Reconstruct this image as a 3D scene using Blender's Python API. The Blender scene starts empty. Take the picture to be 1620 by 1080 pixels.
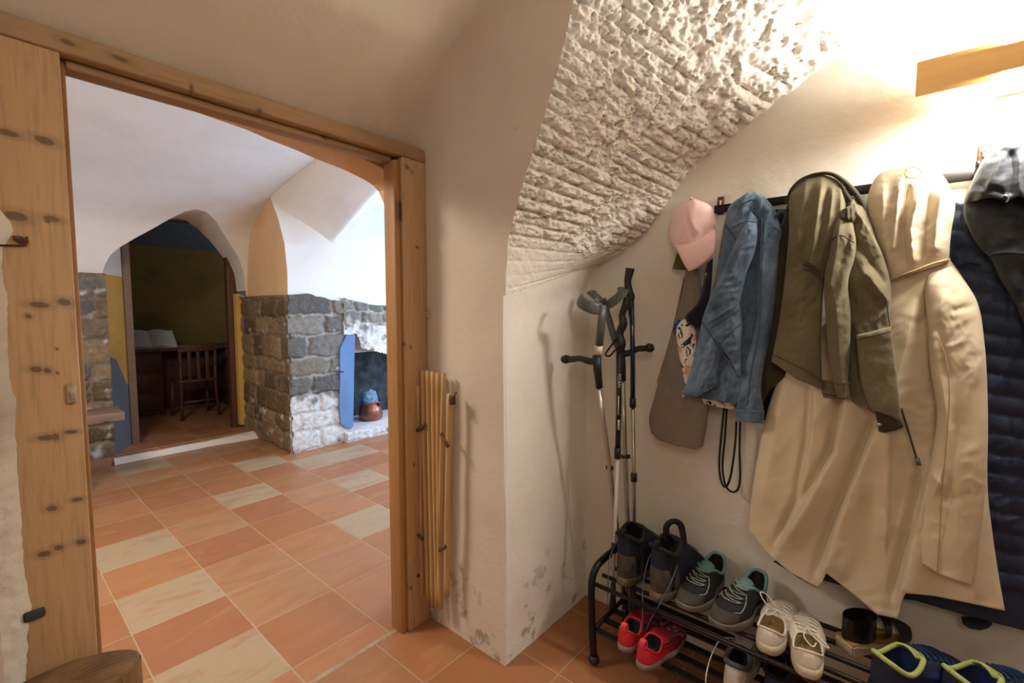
import bpy, bmesh, math, random
from mathutils import Vector, noise, Matrix
rnd = random.Random(7)
PI = math.pi
C = bpy.context.scene.collection
sc = bpy.context.scene
# ------------------------------------------------------------------ camera frame (used to measure the photo)
F = 730.0; H = 1.35; PITCH = math.atan(50/730.0); HD = math.radians(40.5)
FW = Vector((math.cos(HD)*math.cos(PITCH), math.sin(HD)*math.cos(PITCH), -math.sin(PITCH)))
RT = Vector((math.sin(HD), -math.cos(HD), 0))
UP = RT.cross(FW)
EYE = Vector((0, 0, H))
XW = 1.83           # right wall
YE = 1.10           # end wall beside the doorway
YD = 1.53           # front of the door frame
def ray(x, y): return FW + RT*((x-810)/F) + UP*((540-y)/F)
def on(ax, val, x, y):
    d = ray(x, y); return EYE + d*((val-EYE[ax])/d[ax])
def W(x, y, dep): return on(0, XW-dep, x, y)       # point dep metres in front of the right wall

# ------------------------------------------------------------------ object helpers
BASE = {}
def link(o, parent=None):
    C.objects.link(o)
    if parent is not None:
        o.parent = parent
    return o
def obj(name, bm, m, parent=None, local=False, smooth=True, flip=False):
    me = bpy.data.meshes.new(name)
    bmesh.ops.recalc_face_normals(bm, faces=bm.faces)
    bm.to_mesh(me); bm.free()
    for p in me.polygons: p.use_smooth = smooth
    if isinstance(m, (list, tuple)):
        for q in m: me.materials.append(q)
    else: me.materials.append(m)
    o = bpy.data.objects.new(name, me); link(o, parent)
    off = BASE.get(parent.name, Vector()) if parent is not None else Vector()
    if not local and parent is not None: o.location = -off
    return o
def thing(name, label, cat, loc=(0,0,0), rz=0, group=None):
    o = bpy.data.objects.new(name, None); C.objects.link(o)
    o.empty_display_size = .05
    o.location = loc; o.rotation_euler = (0,0,rz)
    BASE[o.name] = Vector(loc)
    return tag(o, label, cat, group)
def tag(o, label, cat, group=None):
    o['label'] = label; o['category'] = cat
    if group: o['group'] = group
    return o
def struct(name, bm, m, parent=None, smooth=True):
    o = obj(name, bm, m, parent, smooth=smooth)
    if parent is None: o['kind'] = 'structure'
    return o
def NB(): return bmesh.new()
def add_grid(bm, fn, nu, nv, closed_u=False, mi=0, skip=None):
    V = [[bm.verts.new(fn(i/nu, j/nv)) for i in range(nu if closed_u else nu+1)] for j in range(nv+1)]
    n = nu
    for j in range(nv):
        for i in range(n):
            a, b = V[j][i], V[j][(i+1) % len(V[j])]
            c, d = V[j+1][(i+1) % len(V[j])], V[j+1][i]
            if skip and skip((i+.5)/nu, (j+.5)/nv): continue
            try:
                f = bm.faces.new((a, b, c, d)); f.material_index = mi
            except ValueError: pass
    return V
def add_box(bm, lo, hi, bev=0.0, mi=0):
    lo = Vector(lo); hi = Vector(hi)
    r = bmesh.ops.create_cube(bm, size=1)
    vs = r['verts']
    for v in vs:
        v.co = Vector([(lo[k]+hi[k])/2 + v.co[k]*(hi[k]-lo[k]) for k in range(3)])
    es = {e for v in vs for e in v.link_edges}
    for f in {f for v in vs for f in v.link_faces}: f.material_index = mi
    if bev > 0:
        bmesh.ops.bevel(bm, geom=list(es), offset=bev, segments=2, affect='EDGES', profile=.5)
def catm(P, t):
    n = len(P)-1; s = max(0, min(n-1e-6, t*n)); i = int(s); f = s-i
    p1, p2 = P[i], P[i+1]; p0 = P[i-1] if i > 0 else p1; p3 = P[i+2] if i+2 <= n else p2
    out = []
    for a, b, c, d in zip(p0, p1, p2, p3):
        out.append(.5*((2*b)+(-a+c)*f+(2*a-5*b+4*c-d)*f*f+(-a+3*b-3*c+d)*f*f*f))
    return out
def add_tube(bm, pts, r, seg=10, sub=0, caps=True, mi=0, flat=1.0, upv=None):
    """tube along points; r number or list; flat squashes the second axis"""
    pts = [Vector(p) for p in pts]
    if sub:
        N = (len(pts)-1)*sub
        rr = r if isinstance(r, (list, tuple)) else [r]*len(pts)
        q = [catm([tuple(p)+(k,) for p, k in zip(pts, rr)], i/N) for i in range(N+1)]
        pts = [Vector(a[:3]) for a in q]; r = [a[3] for a in q]
    n = len(pts); rs = r if isinstance(r, (list, tuple)) else [r]*n
    rings = []; prev = None
    for i, p in enumerate(pts):
        d = (pts[min(i+1, n-1)]-pts[max(i-1, 0)])
        if d.length < 1e-9: d = Vector((0,0,1))
        d.normalize()
        if prev is None:
            a = Vector(upv) if upv is not None else (Vector((0,0,1)) if abs(d.z) < .9 else Vector((1,0,0)))
            x = (a - d*a.dot(d)).normalized()
        else:
            x = (prev - d*prev.dot(d)).normalized()
        prev = x; y = d.cross(x)
        rings.append([bm.verts.new(p + (x*math.cos(2*PI*k/seg) + y*math.sin(2*PI*k/seg)*flat)*rs[i]) for k in range(seg)])
    for i in range(n-1):
        for k in range(seg):
            f = bm.faces.new((rings[i][k], rings[i][(k+1)%seg], rings[i+1][(k+1)%seg], rings[i+1][k])); f.material_index = mi
    if caps:
        for R in (rings[0], rings[-1]):
            f = bm.faces.new(R); f.material_index = mi
def tube_bm(*a, **k):
    bm = NB(); add_tube(bm, *a, **k); return bm
def box_bm(lo, hi, bev=0.0):
    bm = NB(); add_box(bm, lo, hi, bev); return bm
def lathe(bm, prof, c, seg=32, mi=0, wob=None):
    c = Vector(c)
    rings = [[bm.verts.new(c+Vector((r*math.cos(2*PI*k/seg), r*math.sin(2*PI*k/seg), z))) for k in range(seg)] for r, z in prof]
    for i in range(len(prof)-1):
        for k in range(seg):
            f = bm.faces.new((rings[i][k], rings[i][(k+1)%seg], rings[i+1][(k+1)%seg], rings[i+1][k])); f.material_index = mi
    bm.faces.new(rings[0]); bm.faces.new(rings[-1])
def prism(bm, poly, ext):
    """poly: list of Vectors (planar), extruded by ext"""
    a = [bm.verts.new(p) for p in poly]; b = [bm.verts.new(Vector(p)+Vector(ext)) for p in poly]
    bm.faces.new(a); bm.faces.new(b)
    for i in range(len(a)): bm.faces.new((a[i], a[(i+1)%len(a)], b[(i+1)%len(a)], b[i]))
def lerp_pts(P, x):
    if x <= P[0][0]: return P[0][1]
    for (x0, y0), (x1, y1) in zip(P, P[1:]):
        if x <= x1: return y0+(y1-y0)*(x-x0)/(x1-x0)
    return P[-1][1]
def ss(a, b, x):
    t = max(0., min(1., (x-a)/(b-a))); return t*t*(3-2*t)
def nz(x, y, z, s=1.0): return noise.noise(Vector((x*s, y*s, z*s)))
def fbm(x, y, z, s=1.0, o=4): return noise.fractal(Vector((x*s, y*s, z*s)), 1.0, 2.0, o)

# ------------------------------------------------------------------ materials
def lin(h):
    h = h.lstrip('#'); o = []
    for i in (0, 2, 4):
        c = int(h[i:i+2], 16)/255
        o.append(c/12.92 if c <= .04045 else ((c+.055)/1.055)**2.4)
    return (*o, 1)
class NT:
    def __init__(s, name):
        s.m = bpy.data.materials.new(name); s.m.use_nodes = True
        s.t = s.m.node_tree; s.b = s.t.nodes['Principled BSDF']
        s.co = s.t.nodes.new('ShaderNodeTexCoord').outputs['Object']
    def n(s, typ, **k):
        x = s.t.nodes.new(typ)
        for a, v in k.items():
            if hasattr(x, a) and a not in x.inputs: setattr(x, a, v)
        return x
    def l(s, a, b): s.t.links.new(a, b)
    def mapping(s, sc_=(1,1,1), rot=(0,0,0), loc=(0,0,0), src=None):
        x = s.n('ShaderNodeMapping'); x.inputs['Scale'].default_value = sc_; x.inputs['Rotation'].default_value = rot; x.inputs['Location'].default_value = loc
        s.l(src or s.co, x.inputs['Vector']); return x.outputs[0]
    def noise(s, scale, detail=4, rough=.55, v=None, dist=0):
        x = s.n('ShaderNodeTexNoise'); x.inputs['Scale'].default_value = scale; x.inputs['Detail'].default_value = detail
        x.inputs['Roughness'].default_value = rough; x.inputs['Distortion'].default_value = dist
        s.l(v or s.co, x.inputs['Vector']); return x.outputs['Fac']
    def ramp(s, fac, stops, interp='LINEAR'):
        x = s.n('ShaderNodeValToRGB'); x.color_ramp.interpolation = interp
        e = x.color_ramp.elements
        while len(e) < len(stops): e.new(.5)
        for el, (p, c) in zip(e, stops):
            el.position = p; el.color = lin(c) if isinstance(c, str) else (c, c, c, 1)
        s.l(fac, x.inputs[0]); return x.outputs[0]
    def mix(s, fac, a, b, mode='MIX'):
        x = s.n('ShaderNodeMix'); x.data_type = 'RGBA'; x.blend_type = mode
        for sock, v in ((x.inputs[0], fac), (x.inputs[6], a), (x.inputs[7], b)):
            if isinstance(v, (int, float)): sock.default_value = v
            elif isinstance(v, str): sock.default_value = lin(v)
            elif isinstance(v, tuple): sock.default_value = v
            else: s.l(v, sock)
        return x.outputs[2]
    def math(s, op, a, b=0.0):
        x = s.n('ShaderNodeMath'); x.operation = op
        for sock, v in ((x.inputs[0], a), (x.inputs[1], b)):
            if isinstance(v, (int, float)): sock.default_value = v
            else: s.l(v, sock)
        return x.outputs[0]
    def sep(s, v=None):
        x = s.n('ShaderNodeSeparateXYZ'); s.l(v or s.co, x.inputs[0]); return x.outputs
    def bump(s, h, strength=.3, dist=.01):
        x = s.n('ShaderNodeBump'); x.inputs['Strength'].default_value = strength; x.inputs['Distance'].default_value = dist
        s.l(h, x.inputs['Height'])
        if s.b.inputs['Normal'].is_linked:
            s.l(s.b.inputs['Normal'].links[0].from_socket, x.inputs['Normal'])
        s.l(x.outputs[0], s.b.inputs['Normal'])
    def out(s, col, rough=.6, spec=.3, metal=0.0, sheen=0.0):
        if isinstance(col, str): s.b.inputs['Base Color'].default_value = lin(col)
        else: s.l(col, s.b.inputs['Base Color'])
        if isinstance(rough, (int, float)): s.b.inputs['Roughness'].default_value = rough
        else: s.l(rough, s.b.inputs['Roughness'])
        s.b.inputs['Specular IOR Level'].default_value = spec; s.b.inputs['Metallic'].default_value = metal
        s.b.inputs['Sheen Weight'].default_value = sheen
        return s.m
def plain(name, a, b=None, scale=12, rough=.5, spec=.3, metal=0, bump=0, bs=60, sheen=0):
    t = NT(name)
    b = b or a
    col = t.ramp(t.noise(scale), [(.35, a), (.68, b)])
    if bump: t.bump(t.noise(bs, 5), bump, .004)
    return t.out(col, rough, spec, metal, sheen)
def plaster(name, a, b, c, stain=None, bump=.25, rough=.85):
    t = NT(name)
    f = t.noise(1.6, 6, .6, dist=.4)
    col = t.ramp(f, [(.3, a), (.52, b), (.75, c)])
    if stain:
        z = t.sep()[2]
        m = t.math('MULTIPLY', t.ramp(t.noise(9, 6, .7), [(.56, 0.), (.62, 1.)]), t.ramp(z, [(.12, 1.), (.42, 0.)]))
        col = t.mix(t.math('MULTIPLY', m, .75), col, stain)
        pk = t.ramp(t.noise(22, 4, .6), [(.72, 0.), (.76, 1.)])
        col = t.mix(t.math('MULTIPLY', pk, .3), col, stain)
    t.bump(t.noise(5, 6, .6), bump, .03); t.bump(t.noise(60, 4), bump*.6, .004)
    return t.out(col, rough, .25)
def wood(name, a, b, knot, axis=2, gs=1.0, rough=.55, knots=True, kden=2.3, paint=None, spec=.35, spots=None):
    t = NT(name)
    s = [14*gs, 14*gs, 14*gs]; s[axis] = .9*gs
    v = t.mapping(tuple(s))
    g = t.noise(2.2, 5, .5, v, .15)
    fine = t.noise(9, 3, .6, v)
    col = t.ramp(g, [(.25, b), (.5, a), (.78, b)])
    col = t.mix(t.math('MULTIPLY', t.ramp(fine, [(.5, 0.), (.75, 1.)]), .35), col, knot)
    if spots:
        pos = t.sep(); acc = None; hal = None
        for (px, py, w, h) in spots:
            q = on(1, YD, px, py); k = 1.0/420
            dx = t.math('DIVIDE', t.math('SUBTRACT', pos[0], q.x), w*k*.55); dz = t.math('DIVIDE', t.math('SUBTRACT', pos[2], q.z), h*k*.7)
            dz = t.math('ADD', dz, t.math('MULTIPLY', dx, .25))
            d = t.math('ADD', t.math('MULTIPLY', dx, dx), t.math('MULTIPLY', dz, dz))
            acc = d if acc is None else t.math('MINIMUM', acc, d)
        acc = t.math('ADD', acc, t.math('MULTIPLY', t.math('SUBTRACT', t.noise(160, 3), .5), .9))
        col = t.mix(t.math('MULTIPLY', t.ramp(t.math('MULTIPLY', acc, .1), [(.10, 1.), (.6, 0.)]), .35), col, knot)
        col = t.mix(t.math('MULTIPLY', t.ramp(t.math('MULTIPLY', acc, .1), [(.07, 1.), (.12, 0.)]), .8), col, knot)
    elif knots:
        ks = [kden*2.2]*3; ks[axis] = kden*1.5
        kv = t.mapping(tuple(ks), loc=(3.3, 1.7, 2.1))
        x = t.n('ShaderNodeTexVoronoi'); x.inputs['Scale'].default_value = 1.0; x.inputs['Randomness'].default_value = .9
        t.l(kv, x.inputs['Vector'])
        d = t.math('ADD', x.outputs['Distance'], t.math('MULTIPLY', t.noise(30, 2), .06))
        k = t.ramp(d, [(.07, 1.), (.135, 0.)])
        col = t.mix(t.math('MULTIPLY', k, .85), col, knot)
        halo = t.ramp(d, [(.12, 1.), (.26, 0.)])
        col = t.mix(t.math('MULTIPLY', halo, .25), col, knot)
    if paint:
        col = t.mix(t.ramp(t.noise(11, 6, .7), [(.62, 0.), (.67, .8)]), col, paint)
    t.bump(fine, .15, .004)
    return t.out(col, rough, spec)
def tiles(name, dx, dy, ox, oy, cols, grout, gw, streak=.5, rough=.5, pale=()):
    t = NT(name)
    p = t.sep()
    u = t.math('DIVIDE', t.math('SUBTRACT', p[0], ox), dx); v = t.math('DIVIDE', t.math('SUBTRACT', p[1], oy), dy)
    fu, fv = t.math('FRACT', u), t.math('FRACT', v)
    iu, iv = t.math('FLOOR', u), t.math('FLOOR', v)
    cx = t.n('ShaderNodeCombineXYZ'); t.l(iu, cx.inputs[0]); t.l(iv, cx.inputs[1])
    wn = t.n('ShaderNodeTexWhiteNoise'); t.l(cx.outputs[0], wn.inputs['Vector'])
    col = t.ramp(wn.outputs['Value'], [(i/len(cols), c) for i, c in enumerate(cols)], 'CONSTANT')
    for (a_, b_) in pale:
        hit = t.math('MULTIPLY', t.math('COMPARE', iu, float(a_)), t.math('COMPARE', iv, float(b_)))
        col = t.mix(hit, col, '#ab9575')
    # fired clay: soft bands across each tile, shifted per tile
    sh = t.n('ShaderNodeVectorMath'); sh.operation = 'ADD'; t.l(t.co, sh.inputs[0]); t.l(wn.outputs['Color'], sh.inputs[1])
    band = t.noise(2.2, 5, .62, t.mapping((1.3, 4.5, 1), src=sh.outputs[0]), .8)
    col = t.mix(t.math('MULTIPLY', t.ramp(band, [(.50, 0.), (.63, 1.)]), streak), col, '#a0623f')
    col = t.mix(t.math('MULTIPLY', t.ramp(band, [(.30, 1.), (.42, 0.)]), streak*.8), col, '#c09468')
    col = t.mix(t.math('MULTIPLY', t.noise(28, 5, .7), .22), col, '#8a5a3c')
    eu = t.math('MULTIPLY', t.math('MINIMUM', fu, t.math('SUBTRACT', 1., fu)), dx)
    ev = t.math('MULTIPLY', t.math('MINIMUM', fv, t.math('SUBTRACT', 1., fv)), dy)
    e = t.math('MINIMUM', eu, ev)
    e = t.math('ADD', e, t.math('MULTIPLY', t.math('SUBTRACT', t.noise(40, 3), .5), .003))
    g = t.ramp(e, [(gw*.75, 1.), (gw*1.25, 0.)])
    col = t.mix(g, col, grout)
    t.bump(t.ramp(e, [(gw*.6, 0.), (gw*2.2, 1.)]), .5, .004); t.bump(t.noise(14, 5), .12, .01)
    return t.out(col, t.ramp(t.noise(6, 4), [(.3, rough-.1), (.7, rough+.14)]), .4)
def cloth(name, a, b, weave=900, rough=.85, wr=.12, sheen=.15, spec=.15, bumpd=.002, scale=7):
    t = NT(name)
    col = t.ramp(t.noise(scale, 5, .6), [(.3, a), (.7, b)])
    t.bump(t.noise(weave, 2), .25, bumpd*.3); t.bump(t.noise(45, 4, .6), wr, .006)
    return t.out(col, rough, spec, 0, sheen)
def stone_mat(name, rough=.9, stainscale=7):
    t = NT(name)
    a = t.n('ShaderNodeAttribute'); a.attribute_name = 'tone'
    col = t.mix(t.math('MULTIPLY', t.ramp(t.noise(26, 6, .7), [(.4, 0.), (.7, 1.)]), .45), a.outputs['Color'], '#3b342c')
    col = t.mix(t.math('MULTIPLY', t.ramp(t.noise(60, 4, .7), [(.55, 0.), (.72, 1.)]), .4), col, '#b8ad9c')
    t.bump(t.noise(40, 8, .7), .55, .02)
    return t.out(col, rough, .2)

M = dict(
    wall=plaster('lime_plaster', '#d5cbbb', '#ddd4c5', '#d0c4b1'),
    reveal=plaster('reveal_plaster', '#ccbcaa', '#d3c4b3', '#c8b8a5', '#8d8272'),
    endw=plaster('end_wall_plaster', '#e2dbcf', '#e8e2d7', '#ddd5c8', '#8b8274', bump=.3),
    rough=plaster('rough_limewash', '#e3dcd0', '#e9e3d8', '#dad2c4', bump=.55),
    hallw=plaster('hall_plaster', '#d9d3ca', '#ded9d1', '#d4cdc3', bump=.15),
    ochre=plaster('warm_lit_plaster', '#d6b083', '#dcb98d', '#cfa678', bump=.15),  # on the pier flank, warm lamp light is put into this tint
    floor_hall=tiles('hall_tile', .352, .345, .014, .325, ['#a26d49', '#a8764f', '#a4724b', '#aa7b57', '#9f6a49', '#a87d58', '#a06d46', '#ab784f'], '#b39d7e', .0026, .42, rough=.42, pale=[(1,8),(1,6),(1,4),(3,9),(4,6),(5,8),(5,10),(2,13),(6,10),(4,11)]),
    floor_entry=tiles('entry_tile', .352, .345, -.06, .235, ['#96623f', '#a06c47', '#9b6842', '#9e704b'], '#a9937a', .0024, .35),
    pine=wood('old_pine', '#b8936a', '#bf9c73', '#5f4936', 2, spots=[(12,210,14,4),(70,222,13,5),(25,342,15,6),(82,346,11,4),(102,478,9,5),(62,482,13,4),(57,584,8,4),(75,586,5,4),(90,552,2,2),(91,590,2,2),(75,692,13,4),(88,691,5,5),(112,683,9,3),(122,790,8,3),(82,804,7,4),(128,857,7,4),(93,866,6,4),(70,876,9,4),(75,350,4,2),(45,500,4,3),(644,264,7,4),(652,272,3,3),(634,388,5,4),(660,391,6,3),(639,544,5,4),(650,549,3,4),(655,735,4,4),(641,858,5,4),(634,640,3,4),(650,930,4,4)]),
    pine_h=wood('old_pine_lintel', '#9f7d59', '#a98763', '#584230', 0, spots=[(106,68,10,3),(190,94,12,3),(302,140,3,6),(410,175,5,3),(520,215,6,3)]),
    pine_edge=wood('pine_stop', '#a87a48', '#9c6e3e', '#5c3e22', 2, knots=False),
    darkwood=wood('dark_wood', '#5c4030', '#4a3225', '#22160f', 2, rough=.45),
    greywood=wood('weathered_wood', '#7a6250', '#6a5544', '#33271e', 0),
    bamboo=wood('pale_slat_wood', '#c7a26f', '#bd9662', '#8a6840', 2, kden=1.2, rough=.5),
    log_bark=wood('log_side', '#8a6a45', '#6f5030', '#2c1d12', 2, gs=1.3, knots=False, rough=.8),
    dark_metal=plain('dark_metal', '#1d1916', '#2a2420', 20, .42, .5, .6),
    steel=plain('brushed_aluminium', '#a9a49b', '#bdb8ae', 20, .32, .5, .9),
    plastic=plain('black_plastic', '#191817', '#232120', 20, .45, .45),
    greyplastic=plain('grey_plastic', '#4d4f4c', '#5c5e5a', 20, .4, .5),
    polenavy=plain('navy_lacquer', '#14182c', '#1b2040', 20, .28, .5),
    poleblack=plain('black_lacquer', '#141314', '#1c1b1c', 20, .3, .5),
    white=plain('white_print', '#cfcac0', '#c2bdb3', 20, .5),
    blackcord=plain('black_cord', '#131110', '#1b1817', 60, .7),
    rust=plain('rusty_iron', '#4a352a', '#6b4b38', 40, .7, .3, .5, .3),
    copper=plain('beaten_copper', '#a8705a', '#8a5a4a', 10, .33, .5, .9, .3, 30),
    blue_paint=plaster('blue_limewash', '#5b7699', '#637ea1', '#536d8e', bump=.15),
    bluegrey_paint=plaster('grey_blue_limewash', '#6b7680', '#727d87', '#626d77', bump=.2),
    yellow_paint=plaster('yellow_limewash', '#caa352', '#d0aa5a', '#be974a', bump=.2),
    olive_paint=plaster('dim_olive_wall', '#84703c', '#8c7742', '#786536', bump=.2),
    stone=stone_mat('field_stone'),
    soot=plain('sooty_stone', '#2a2b2c', '#43484a', 9, .9, .2, 0, .6, 18),
    paper=plain('paper', '#d8d8d0', '#cfcfc6', 10, .8),
)
def log_top():
    t = NT('log_end_grain')
    p = t.n('ShaderNodeVectorMath'); p.operation = 'LENGTH'; t.l(t.mapping((1, 1, 0)), p.inputs[0])
    r = t.math('ADD', t.math('MULTIPLY', p.outputs['Value'], 420), t.math('MULTIPLY', t.noise(14, 4), 9))
    ring = t.math('SINE', r)
    col = t.ramp(t.math('ADD', t.math('MULTIPLY', ring, .05), t.noise(10, 5)), [(.28, '#5c4329'), (.5, '#7d5d3b'), (.72, '#8f6e48')])
    t.bump(t.noise(50, 4), .3, .004)
    return t.out(col, .65, .3)
M['log_end'] = log_top()

# ------------------------------------------------------------------ floor
bm = NB(); add_box(bm, (-1.4, -2.3, -.06), (2.2, 1.575, 0))
struct('floor', bm, M['floor_entry'], smooth=False)
bm = NB(); add_box(bm, (-1.4, 1.595, -.06), (4.6, 5.20, 0))
fo = struct('floor_hall', bm, M['floor_hall'], smooth=False)
bm = NB(); add_box(bm, (-.2, 1.575, -.06), (2.2, 1.595, .0005))
struct('trim_1', bm, plain('pale_joint', '#a9977f', '#94826b', 30, .8), smooth=False)

# ------------------------------------------------------------------ entry room shell
VA = [(1.098,1.40),(1.085,1.60),(1.02,1.78),(.935,1.97),(.865,2.15),(.80,2.36),(.72,2.56),(.62,2.75)]     # vault edge at the reveal (Y,Z)
VB = [(1.06,1.555),(.93,1.60),(.80,1.715),(.695,1.84),(.545,1.955),(.34,2.075),(-.10,2.30),(-1.2,2.75)]      # vault edge on the right wall
XR = 1.25
def vault(u, t):
    a = catm(VA, t); b = catm(VB, t)
    return Vector((XR+(XW+.005-XR)*u, a[0]+(b[0]-a[0])*u, a[1]+(b[1]-a[1])*u))
def rough_vault():
    NU, NV = 210, 470
    def tmap(v): return v*.86 if v < .93 else .86*.93+(v-.93)/.07*(1-.86*.93)
    base = [[vault(i/NU, tmap(j/NV)) for i in range(NU+1)] for j in range(NV+1)]
    bm = NB(); V = []
    for j in range(NV+1):
        row = []
        for i in range(NU+1):
            p = base[j][i]
            du = base[j][min(i+1, NU)]-base[j][max(i-1, 0)]; dv = base[min(j+1, NV)][i]-base[max(j-1, 0)][i]
            n = du.cross(dv)
            if n.length > 0: n.normalize()
            if n.y > 0 and n.z > -.2: n = -n
            if n.z > 0: n = -n
            t = tmap(j/NV); s = t*1.55; u = i/NU
            rise = ss(.10+.04*nz(p.x, 3, 1, 9), .19, t)
            edge = min(1, (1-u)/.03+.1)*min(1, u/.03+.25)
            # reed imprints along the vault, broken into patches
            ph = s/.050+ .6*nz(p.x, p.y, p.z, 2.0)+.12*nz(p.x, p.y+3, p.z, 9)+u*.7
            fr_ = ph-math.floor(ph); k_ = math.floor(ph)
            reed = min(1, 1.25*abs(math.sin(PI*ph))**.7)
            wid = .55+.5*nz(p.x*1.2, k_*1.7, 2, 2.0)
            patch = ss(-.26, -.02, fbm(p.x, p.y, p.z+4, 4.6, 3)+.25*(wid-.5))
            h = .023*(reed-.6)*patch
            rid = 1-abs(noise.noise(Vector((p.x*15, p.y*15, p.z*15))))*2
            rid2 = 1-abs(noise.noise(Vector((p.x*38+5, p.y*38, p.z*38))))*2
            h += .0085*(rid-.5)*(1.25-.95*patch)+.0040*(rid2-.5)
            h += .0065*fbm(p.x+7, p.y, p.z, 60, 4)
            chip = fbm(p.x, p.y+9, p.z, 20, 5)
            if chip < -.16: h -= .013*min(1, (-.16-chip)*9)
            chip2 = fbm(p.x+3, p.y+9, p.z, 55, 3)
            if chip2 < -.30: h -= .007*min(1, (-.30-chip2)*9)
            slab = fbm(p.x, p.y+2, p.z+8, 6.0, 2)
            h += .010*(1 if slab > .22 else ss(.12, .22, slab))
            h += .014*nz(p.x, p.y+2, p.z, 4.0)
            h = h*(rise+.12*(1-rise))*edge
            row.append(bm.verts.new(p+n*h))
        V.append(row)
    for j in range(NV):
        for i in range(NU): bm.faces.new((V[j][i], V[j][i+1], V[j+1][i+1], V[j+1][i]))
    return struct('ceiling_vault', bm, M['rough'])
rough_vault()
# end wall beside the doorway: from the floor up to the springing of the vault
def endwall(u, v):
    top = vault(u, 0)
    z = top.z*v; y = YE + (top.y-YE)*ss(.93, 1, v)
    x = XR+(XW-XR)*u
    return Vector((x - (.012*ss(.2, 1., v) if u == 0 else 0), y - .006*nz(x, 0, z, 5)*(0 if u in (0, 1) else 1), z))
bm = NB(); add_grid(bm, endwall, 30, 60); struct('wall_end', bm, M['endw'])
# right wall behind the coats
def rwall(u, v):
    y = -2.3+u*(1.14+2.3); z = v*2.8
    return Vector((XW+.004*nz(0, y, z, 4)+.0015*nz(0, y, z, 18), y, z))
bm = NB(); add_grid(bm, rwall, 150, 110); struct('wall_right', bm, M['wall'])
# doorway reveal: side and splayed ceiling in one skin, from the door frame to the vault edge
def yv(z):
    for (y0, z0), (y1, z1) in zip(VA, VA[1:]):
        if z <= z1: return y0+(y1-y0)*max(0, (z-z0)/(z1-z0))
    return VA[-1][0]
def rev_path(xs, r, ztop, xl, s):
    """side from floor up, rounded corner, then leftwards"""
    a = ztop-r; b = PI/2*r
    if s < .5:
        return (xs, a*s/.5)
    if s < .62:
        th = (s-.5)/.12*PI/2; return (xs-r+r*math.cos(th), a+r*math.sin(th))
    k = (s-.62)/.38; return (xs-r+(xl-xs+r)*k, ztop)
CR0, CR1 = Vector((.30, 1.335)), Vector((1.12, 1.275))
def reveal(u, t):
    x0, z0 = rev_path(1.245, .05, 2.0, -.12, u); x1, z1 = rev_path(XR, .22, 2.72, -.25, u)
    p0 = Vector((x0, YD+.02, z0)); p1 = Vector((x1, yv(z1), z1))
    if u >= .995: p0.x = -.02
    p = p0.lerp(p1, t)
    if u > .5:
        k = ss(.5, .7, u); p.z += .05*math.sin(PI*t)*k
        d = (CR1-CR0).normalized(); q = Vector((p.x, p.y))-CR0
        al = q.dot(d)/(CR1-CR0).length; dist = q.x*d.y - q.y*d.x       # >0 towards the room
        p.z += .30*(1-math.exp(-max(0, dist)/.09))*max(0, 1.02-al)**.7*k  # added ceiling step, shaped to catch a pale wedge of light
    p.x += .006*nz(p.x, p.y, p.z, 3.2)*min(1, t*4); p.z += .006*nz(p.x+5, p.y, p.z, 3.2)*min(1, t*4)*(1 if u > .5 else 0)
    if t > .97 and u < .62: p.x -= .004*nz(0, p.y, p.z, 20)
    return p
bm = NB(); add_grid(bm, reveal, 170, 60); struct('wall_reveal', bm, M['reveal'])
def vault_side(u, v):
    x = -.3+(XR+.3)*u
    z0 = 2.5+.22*math.sqrt(max(0, 1-max(0, (x-1.03)/.22)**2)); z = z0+(2.77-z0)*v
    return Vector((x, yv(z)-.003, z))
bm = NB(); add_grid(bm, vault_side, 120, 6); struct('ceiling_vault_side', bm, M['rough'])
# left side of the reveal, and the rest of the room behind the camera
bm = NB(); add_grid(bm, lambda u, v: Vector((.015-.2*u, YD+.01-(YD-YE)*u, 2.75*v)), 4, 10); struct('wall_reveal_left', bm, M['reveal'])
bm = NB(); add_box(bm, (-1.4, YE, 0), (-.19, YE+.05, 2.8)); struct('wall_end_left', bm, M['endw'], smooth=False)
bm = NB(); add_box(bm, (-1.45, -2.3, 0), (-1.4, YE, 2.8)); struct('wall_left', bm, M['wall'], smooth=False)
bm = NB(); add_box(bm, (-1.4, -2.35, 0), (XW, -2.3, 2.8)); struct('wall_back', bm, M['wall'], smooth=False)
bm = NB(); add_box(bm, (-1.45, -2.35, 2.76), (XW+.05, YE+.45, 2.8)); struct('ceiling', bm, M['wall'], smooth=False)

# ------------------------------------------------------------------ door frame to the hall
fr = thing('door_1', '', 'door', (.66, YD, 0)); del fr['label'], fr['category']; fr['kind'] = 'structure'
XL, XI = .166, 1.098
bm = NB(); add_box(bm, (.0, YD, 0), (XL, YD+.09, 1.95), .004); obj('left_jamb', bm, M['pine'], fr)
bm = NB(); add_box(bm, (XL, YD+.035, 0), (XL+.012, YD+.10, 1.945), .003); obj('left_stop', bm, M['pine_edge'], fr)
def jamb_r():
    bm = NB()
    add_box(bm, (1.128, YD, 0), (1.243, YD+.07, 1.95), .004); return bm
obj('right_jamb', jamb_r(), M['pine'], fr)
bm = NB(); add_box(bm, (XI, YD+.012, 0), (1.126, YD+.085, 1.935), .005); obj('right_stop', bm, M['pine_edge'], fr)
bm = NB(); add_box(bm, (.0, YD-.004, 1.95), (1.243, YD+.07, 2.0), .005); obj('lintel', bm, M['pine_h'], fr)
bm = NB(); add_box(bm, (XL+.012, YD+.03, 1.928), (1.10, YD+.085, 1.949), .004); obj('lintel_stop', bm, M['pine_h'], fr)
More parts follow.
